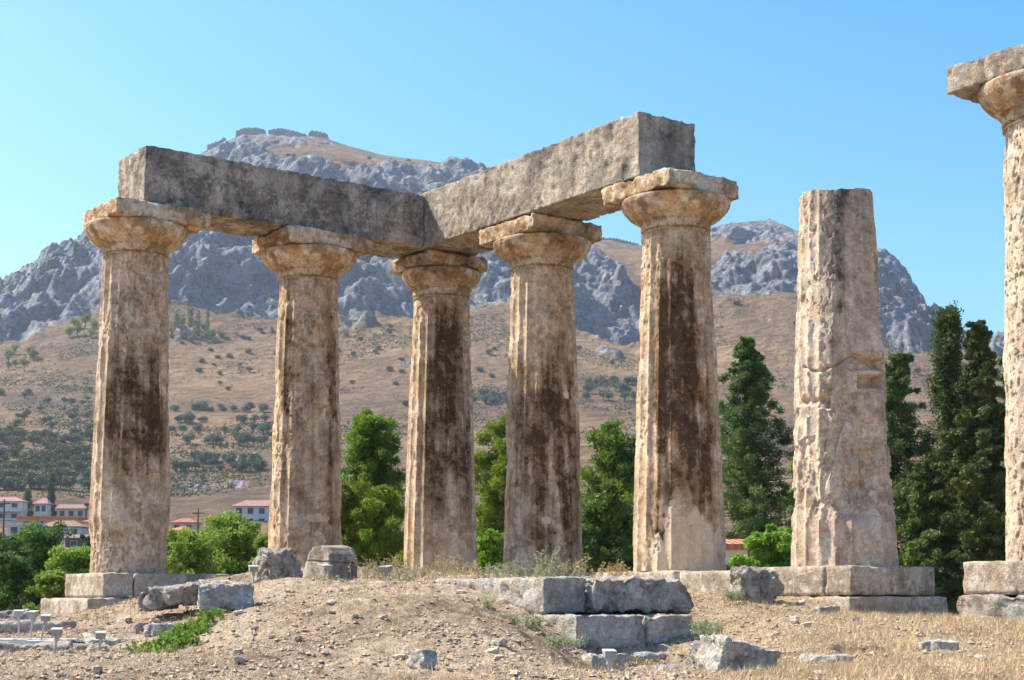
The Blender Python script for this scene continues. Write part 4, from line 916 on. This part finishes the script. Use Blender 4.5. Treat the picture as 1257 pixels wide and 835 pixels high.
def house(px0, px1, yroof, yeave, ybase, Yd, wall, roof, label, rtype='hip', depth=8, rz=0, floors=1, nwin=3, balcony=False, ov=.6, name='house'):
    if Yd > 100: Yd = float(hill_pt((px0+px1)/2, ybase)[1])
    a = P(px0, yeave, Yd); b = P(px1, yeave, Yd); W = b[0]-a[0]; ze = a[2]; zr = P(px0, yroof, Yd+depth*.4)[2]; zb = P(px0, ybase, Yd)[2]-3; mid = (a[0]+b[0])/2
    root = empty(name, (mid, Yd, zb), rz, label, 'house', 'village houses'); h = ze-zb; hr = max(zr-ze, .25)
    V, F = bxm([(-W/2+ov, W/2-ov, 0, depth, 0, h)]); mesh_np('wall', V, F, wall, root, smooth=False)
    if rtype == 'hip':
        i = min(W/2, depth/2)*.8
        V = np.array([(-W/2,-ov,h),(W/2,-ov,h),(W/2,depth+ov,h),(-W/2,depth+ov,h),(-W/2,-ov,h+.15),(W/2,-ov,h+.15),(W/2,depth+ov,h+.15),(-W/2,depth+ov,h+.15),(-W/2+i,depth/2,h+hr),(W/2-i,depth/2,h+hr)], float)
        F4 = [(0,1,5,4),(1,2,6,5),(2,3,7,6),(3,0,4,7),(0,3,2,1),(4,5,9,8),(6,7,8,9),(5,6,9,9),(7,4,8,8)]
    elif rtype == 'gable':
        V = np.array([(-W/2,-ov,h),(W/2,-ov,h),(W/2,depth+ov,h),(-W/2,depth+ov,h),(-W/2,-ov,h+.15),(W/2,-ov,h+.15),(W/2,depth+ov,h+.15),(-W/2,depth+ov,h+.15),(-W/2,depth/2,h+hr),(W/2,depth/2,h+hr)], float)
        F4 = [(0,1,5,4),(1,2,6,5),(2,3,7,6),(3,0,4,7),(0,3,2,1),(4,5,9,8),(6,7,8,9),(5,6,9,9),(7,4,8,8)]
    else:
        V, F4 = bxm([(-W/2,W/2,-ov,depth+ov,h,h+hr)])
    me = bpy.data.meshes.new('roof'); fc = []
    for f in F4:
        f = tuple(int(q) for q in f)
        fc.append(f[:3] if f[2] == f[3] else f)
    me.from_pydata([tuple(q) for q in V], [], fc); me.materials.append(roof); o = bpy.data.objects.new('roof', me); COL.objects.link(o); o.parent = root
    fh = 2.9
    for fl in range(floors):
        zt = h-.5-fl*fh
        for k in range(nwin):
            x = -W/2+ov+(W-2*ov)*(k+.5)/nwin; ww = min(1.4, (W-2*ov)/nwin*.55)
            V, F = bxm([(x-ww/2-.08, x+ww/2+.08, -.06, 0.01, zt-1.5, zt-1.42), (x-ww/2-.08, x-ww/2, -.06, .01, zt-1.42, zt), (x+ww/2, x+ww/2+.08, -.06, .01, zt-1.42, zt), (x-ww/2-.08, x+ww/2+.08, -.06, .01, zt, zt+.08)])
            f = mesh_np('window', V, F, M_WHITE if wall != M_WHITE else M_DARKW, root, smooth=False)
            V, F = bxm([(x-ww/2, x+ww/2, -.03, .005, zt-1.42, zt)]); mesh_np('pane', V, F, M_GLASS, f, smooth=False)
        if balcony:
            V, F = bxm([(-W/2, W/2, -1.6, -.02, zt-2.3, zt-2.12), (-W/2, W/2, -1.6, -1.52, zt-2.12, zt-1.2)]); mesh_np('balcony', V, F, wall, root, smooth=False)
            V, F = bxm([(-W/2+q*(W/4)-.12, -W/2+q*(W/4)+.12, -1.5, -1.3, zt-1.2, zt+.5) for q in range(5)]); mesh_np('balcony_posts', V, F, wall, root, smooth=False)
    return root
house(-60, 29, 610, 616, 636, 385, M_WHITE, M_PINK, 'two storey white house with balconies and pink roof at the left edge', floors=2, nwin=5, balcony=True)
house(40, 60, 611, 619, 636, 390, M_WHITE, M_PINK, 'white house wing with pink roof between the two cypresses', floors=2, nwin=2)
house(68, 107, 619, 625, 640, 370, M_CREAM, M_BRN, 'low tan house with brown roof left of the leftmost column', floors=1, nwin=3, rtype='gable')
house(104, 125, 619, 621, 640, 380, M_WHITE, M_DARKW, 'white flat roofed annex beside the tan house', floors=1, nwin=1, rtype='flat')
house(20, 98, 635, 637, 650, 310, M_ORANGE, M_ORF, 'long low orange house with a flat red edged roof', rtype='flat', floors=1, nwin=4)
house(46, 102, 639, 647, 660, 280, M_WHITE, M_BRN, 'white house under a tiled hip roof in front of the orange house', nwin=3)
house(6, 46, 643, 645, 662, 275, M_WHITE, M_WHITE, 'small flat roofed white house below the orange one', rtype='flat', nwin=2)
house(100, 128, 636, 641, 656, 300, M_CREAM, M_ORT, 'house with orange tiles just left of the leftmost column', nwin=1)
house(77, 125, 656, 661, 676, 235, M_DARKW, M_BRN, 'open brown shed with tiled roof above the bright bush', rtype='gable', nwin=2)
house(207, 242, 636, 642, 654, 320, M_CREAM, M_RED, 'house with dull red roof right of the leftmost column', nwin=2)
house(205, 238, 646, 652, 664, 280, M_CREAM, M_ORT, 'lower orange roofed house right of the leftmost column', nwin=2)
house(284, 345, 614, 622, 640, 360, M_WHITE, M_PINK, 'white villa with pink roof beside the second column', nwin=4, floors=2)
house(98, 114, 562, 563, 566, 500, M_WHITE, M_WHITE, 'tiny white shed high on the slope by the leftmost column', rtype='flat', nwin=0, depth=4)
# long low museum building behind the right trees
def museum():
    Yd = 62; a = P(1110, 660, Yd); b = P(1300, 660, Yd); zb = -3.6; ze = P(900, 681, Yd)[2]; zr = P(900, 659, Yd+3)[2]; W = b[0]-a[0]
    root = empty('long_building', ((a[0]+b[0])/2, Yd, zb), 0, 'long low building with orange tiled roof seen through gaps in the right trees', 'building'); h = ze-zb; d = 8
    V, F = bxm([(-W/2+.4, W/2-.4, .5, d, 0, h)]); mesh_np('wall', V, F, M_TAN, root, smooth=False)
    V, F = bxm([(-W/2+.38, W/2-.38, .44, .49, h-1.1, h-.3)]); mesh_np('white_band', V, F, M_WHITE, root, smooth=False)
    V = np.array([(-W/2,0,h),(W/2,0,h),(W/2,0,h+.12),(-W/2,0,h+.12),(-W/2,d/2,h+zr-ze),(W/2,d/2,h+zr-ze),(-W/2,d+.5,h),(W/2,d+.5,h)], float)
    mesh_np('roof', V, np.array([(0,1,2,3),(3,2,5,4),(4,5,7,6),(0,6,7,1)]), M_ORT, root, smooth=False)
    for k in range(7):
        x = -W/2+(k+.5)*W/7
        V, F = bxm([(x-.5, x+.5, .40, .43, h-2.9, h-1.4)]); mesh_np('window', V, F, M_GLASS, root, smooth=False)
museum()
house(838, 931, 661, 675, 740, 44, M_WHITE, M_ORT, 'low building with orange tiled roof just right of the black-streaked column', rtype='gable', nwin=2, depth=5, ov=.3)
# utility poles
for px, ty, by, Yd, lb in ((4, 613, 660, 230, 'dark utility pole at the left edge in front of the houses'), (243, 625, 650, 240, 'lamp pole beside the red roofs right of the leftmost column')):
    p = P(px, by, Yd); p[2] = gz(p[0], Yd)+3; h = P(px, ty, Yd)[2]-p[2]
    root = empty('utility_pole', (p[0], Yd, p[2]-4), 0, lb, 'pole')
    V, F = tubes([((0, 0, 0), (0, 0, h+4), .16, .11)], 8); mesh_np('pole', V, F, M_DARKW, root)
    V, F = bxm([(-.9, .9, -.07, .07, h+3.3, h+3.45)]); mesh_np('crossarm', V, F, M_DARKW, root, smooth=False)

# ------------------------------------------------------------------ floodlights
M_LAMP = simple('grey_floodlight_metal', (.34, .32, .28), .5, .05, 8, .2); M_LID = simple('pale_floodlight_top', (.52, .51, .47), .5, .05, 8); M_STEEL = simple('galvanised_pole', (.40, .40, .40), .4, .05, 8, .5); M_CONC = simple('white_concrete_pad', (.70, .67, .60), .9, .08, 6)
def floodlight(px, yhead, ybase, Y, label, rz=0., lean=0., size=1., pad=True):
    p = P(px, ybase, Y); h = P(px, yhead, Y)[2]-p[2]; root = empty('floodlight', (p[0], Y, p[2]), rz, label, 'floodlight', 'floodlights on the ground')
    V, F = tubes([((0, 0, -.05), (lean*.3, 0, h*.5), .013, .013), ((lean*.3, 0, h*.5), (lean, 0, h), .013, .013)], 8); mesh_np('pole', V, F, M_STEEL, root)
    s = .050*size
    # body: truncated box with sloped front glass
    V = np.array([(-s,-s,0),(s,-s,0),(s,s,.02),(-s,s,.02),(-s*1.05,-s*1.25,s*1.05),(s*1.05,-s*1.25,s*1.05),(s,s,s*1.35),(-s,s,s*1.35)])+np.array([lean, 0, h+.02])
    F = np.array([(0,3,2,1),(4,5,6,7),(0,1,5,4),(1,2,6,5),(2,3,7,6),(3,0,4,7)])
    hd = mesh_np('lamp_head', V, F, M_LAMP, root, smooth=False)
    V2 = np.array([(-s*1.12,-s*1.32,s*1.06),(s*1.12,-s*1.32,s*1.06),(s*1.08,s*1.08,s*1.37),(-s*1.08,s*1.08,s*1.37)]); V2 = np.concatenate([V2, V2+np.array([0, 0, .014])])+np.array([lean, 0, h+.022])
    mesh_np('lid', V2, F, M_LID, hd, smooth=False)
    V, F = bxm([(lean-.02, lean+.02, -.03, .03, h-.035, h+.03)]); mesh_np('bracket', V, F, M_STEEL, root, smooth=False)
    if pad:
        V, F = bxm([(-.16, .16, -.12, .12, -.06, .015)]); mesh_np('pad', V, F, M_CONC, root, smooth=False)
floodlight(23, 759, 786, 19.5, 'floodlight standing farthest left, on the pale kerb', .3, -.01)
floodlight(37, 760, 787, 19.4, 'second floodlight from the left, leaning slightly, on the pale kerb', -.2, .03)
floodlight(50, 765, 788, 19.0, 'third floodlight from the left at the right end of the pale kerb', .2, .05)
floodlight(65, 783, 823, 16.5, 'nearest floodlight of the left group on its own small white pad', .1, .03)
floodlight(119, 787, 818, 16.8, 'floodlight with bent pole beside the rounded stone, right of the left group', .25, .03, pad=False)
floodlight(748, 811, 850, 14.5, 'floodlight at the bottom edge in front of the steps', .2, .0, 1.0)
floodlight(311, 704, 712, 24, 'floodlight at the left side of the dark boulder', .3, 0, 1.3, False)
floodlight(399, 703, 714, 23.2, 'floodlight in front of the carved round-topped block', .7, 0, 1.3, False)
floodlight(474, 705, 716, 23.5, 'dark fronted floodlight among the weeds left of the corner column', -.4, 0, 1.4, False)
o = stone_block('kerb', .55, .07, .05, M_CONC, None, tuple(P(40, 789, 19.2)), .12, seg=.05, rad=.01, rough=.006, chip=.01); tag(o, 'pale concrete kerb under three floodlights', 'kerb')

# ------------------------------------------------------------------ weeds
M_DRYW = simple('dry_weed_stalks', (.50, .37, .18), .85, .25, 10); M_GREENW = leaf_mat('grey_green_weed_leaves', (.24, .28, .15), (.40, .42, .26), .3, 6); M_LUSH = leaf_mat('fresh_green_leaves', (.13, .26, .03), (.24, .38, .06), .35, 5)
def weed(px, py, Y, h, label, green=0, seed=0, n=14, spread=.3, kind='dry_weed', cat='weed', group='weeds on the crest'):
    rg = np.random.default_rng(seed); p = P(px, py, Y); root = empty(kind, tuple(p), 0, label, cat, group); segs = []; C = []
    for k in range(n):
        x, y = rg.normal(0, spread*.35, 2); L = h*rg.uniform(.45, 1.1); a = np.array([x, y, -.03]); b = a+np.array([rg.normal(0, .12)*L, rg.normal(0, .12)*L, L*.6]); c = b+np.array([rg.normal(0, .3)*L, rg.normal(0, .2)*L, L*.4])
        segs += [(a, b, .005, .004), (b, c, .004, .0025)]
        for q in np.linspace(.1, 1, 5): C.append(b+(c-b)*q+rg.normal(0, .015, 3))
        if rg.random() < .8:
            d = b+np.array([rg.normal(0, .2)*L, rg.normal(0, .1)*L, L*.22]); segs.append((b, d, .003, .002)); C.append(d)
        if green: C += [a+(b-a)*q for q in (.3, .6, .9)]
    V, F = tubes(segs, 4); mesh_np('stalks', V, F, M_DRYW if green < 2 else M_GREENW, root)
    V, F = leaves(np.array(C), .03 if not green else .04, 6 if not green else 6, .022 if not green else .024, seed, .6); mesh_np('seed_heads' if not green else 'leaves', V, F, M_GREENW if green else M_DRYW, root, smooth=False)
ws = [(448,706,24,.34,0),(462,708,23.5,.3,1),(480,708,23.8,.42,0),(493,709,23,.25,1),(508,707,24,.2,1),(523,707,24,.24,0),(540,706,24,.38,0),(556,706,24.3,.26,1),(575,707,24,.32,0),(590,707,22,.2,0),(605,706,22,.2,1),
      (622,706,21.5,.22,1),(640,706,21.2,.26,1),(655,706,21,.24,1),(672,706,20.9,.42,1),(690,706,20.9,.22,1),(708,706,20.9,.30,0),(395,716,23,.2,0),(745,706,21,.2,0),(765,706,21,.22,0),(600,745,19.7,.18,1),(620,765,19,.16,1)]
for k, (px, py, Yd, h, gr) in enumerate(ws):
    near = [(470, 'left of the corner column'), (545, 'in front of the corner column'), (600, 'right of the corner column'), (690, 'on the block in front of the fluted column'), (900, 'near the black-streaked column')]
    where = next(b for a, b in near if px <= a); 
    rank = ['first', 'second', 'third', 'fourth', 'fifth', 'sixth', 'seventh', 'eighth', 'ninth'][sum(1 for q in ws if q[4] == gr and q[0] < px and next(b for a, b in near if q[0] <= a) == where)]
    weed(px, py+2, Yd, h, ('grey green leafy weed ' if gr else 'dry straw coloured weed ')+where+', '+rank+' from left', gr, 200+k, 10, .3, 'leafy_weed' if gr else 'dry_weed')
weed(125, 764, 24.5, .25, 'dry weed at the foot of the temple corner', 0, 301, 12, .5)
weed(172, 752, 23.5, .28, 'dry weed left of the overhanging slabs', 0, 302, 12, .4)
weed(868, 775, 19.2, .16, 'dark green weed tuft right of the step blocks', 2, 303, 30, .3, 'weed_tuft', 'weed', None)
weed(690, 790, 18.7, .12, 'small green weed at the left corner of the lowest step', 2, 304, 24, .3, 'weed_tuft', 'weed', None)
weed(655, 767, 19.3, .12, 'green weed at the left end of the middle step', 2, 305, 20, .3, 'weed_tuft', 'weed', None)
weed(790, 820, 17.8, .16, 'reddish dry stalks below the lowest step', 0, 306, 16, .5)
weed(900, 735, 23.5, .15, 'green tuft at the left side of the angular boulder', 2, 307, 18, .25, 'weed_tuft', 'weed', None)
# lush green creeping plant
def lush():
    rg = np.random.default_rng(77); root = empty('creeping_plant', (0, 0, 0), 0, 'fresh bright green plant patch on the left slope of the mound', 'plant'); C = []; segs = []
    cs = P(222, 790, 18.6); root.location = (cs[0], cs[1], cs[2])
    for k in range(110):
        x = rg.normal(0, .17)+cs[0]; y = cs[1]+rg.normal(0, .40)+(x-cs[0])*.8; z_ = gz(x, y); hh = rg.uniform(.04, .14); a = np.array([x-cs[0], y-cs[1], z_-cs[2]]); b = a+np.array([rg.normal(0, .04), rg.normal(0, .04), hh]); segs.append((a, b, .004, .003)); C += [b, (a+b)/2+np.array([.02, 0, .01])]
    V, F = tubes(segs, 4); mesh_np('stalks', V, F, M_LUSH, root)
    V, F = leaves(np.array(C), .055, 14, .045, 5, .7); mesh_np('leaves', V, F, M_LUSH, root, smooth=False)
lush()
# dry tuft growing on the far end of the left architrave
q = ab(b_pos(6.85), -.45, 0); 
root = empty('dry_weed', (q[0], q[1], H0+CAPZ+ARZ), 0, 'dry grass tuft on top of the left end of the left architrave', 'weed', 'weeds on the architraves')
V, F = tubes([((rng.normal(0,.08), rng.normal(0,.08), -.02), (rng.normal(-.1,.14), rng.normal(0,.1), rng.uniform(.12,.26)), .004, .002) for _ in range(26)], 4); mesh_np('blades', V, F, M_DRYW, root)
for k, s in enumerate((2.2, 3.4, 4.3, 5.4, 6.3)):
    q = ab(a_pos(s), 0, .58); root = empty('dry_weed', (q[0], q[1], H0+CAPZ+ARZ-.01), 0, 'tiny reddish dry weed on the top edge of the right architrave', 'weed', 'tiny weeds on the right architrave')
    V, F = tubes([((rng.normal(0,.1), rng.normal(0,.05), -.02), (rng.normal(0,.12), rng.normal(0,.06), rng.uniform(.05,.13)), .006, .003) for _ in range(18)], 4); mesh_np('blades', V, F, M_DRYW, root)

# ------------------------------------------------------------------ haze
HAZE = 0.00011
if HAZE:
    V, F = bxm([(-2700, 2700, -2700, 2700, -60, 620)])
    m = bpy.data.materials.new('thin_air'); m.use_nodes = True; m.node_tree.nodes.clear(); N = m.node_tree.nodes
    pv = N.new('ShaderNodeVolumePrincipled'); pv.inputs['Density'].default_value = HAZE; pv.inputs['Color'].default_value = (.75, .86, 1, 1); pv.inputs['Anisotropy'].default_value = .3
    ou = N.new('ShaderNodeOutputMaterial'); m.node_tree.links.new(pv.outputs[0], ou.inputs['Volume'])
    tag(mesh_np('haze', V, F, m, smooth=False), kind='stuff')
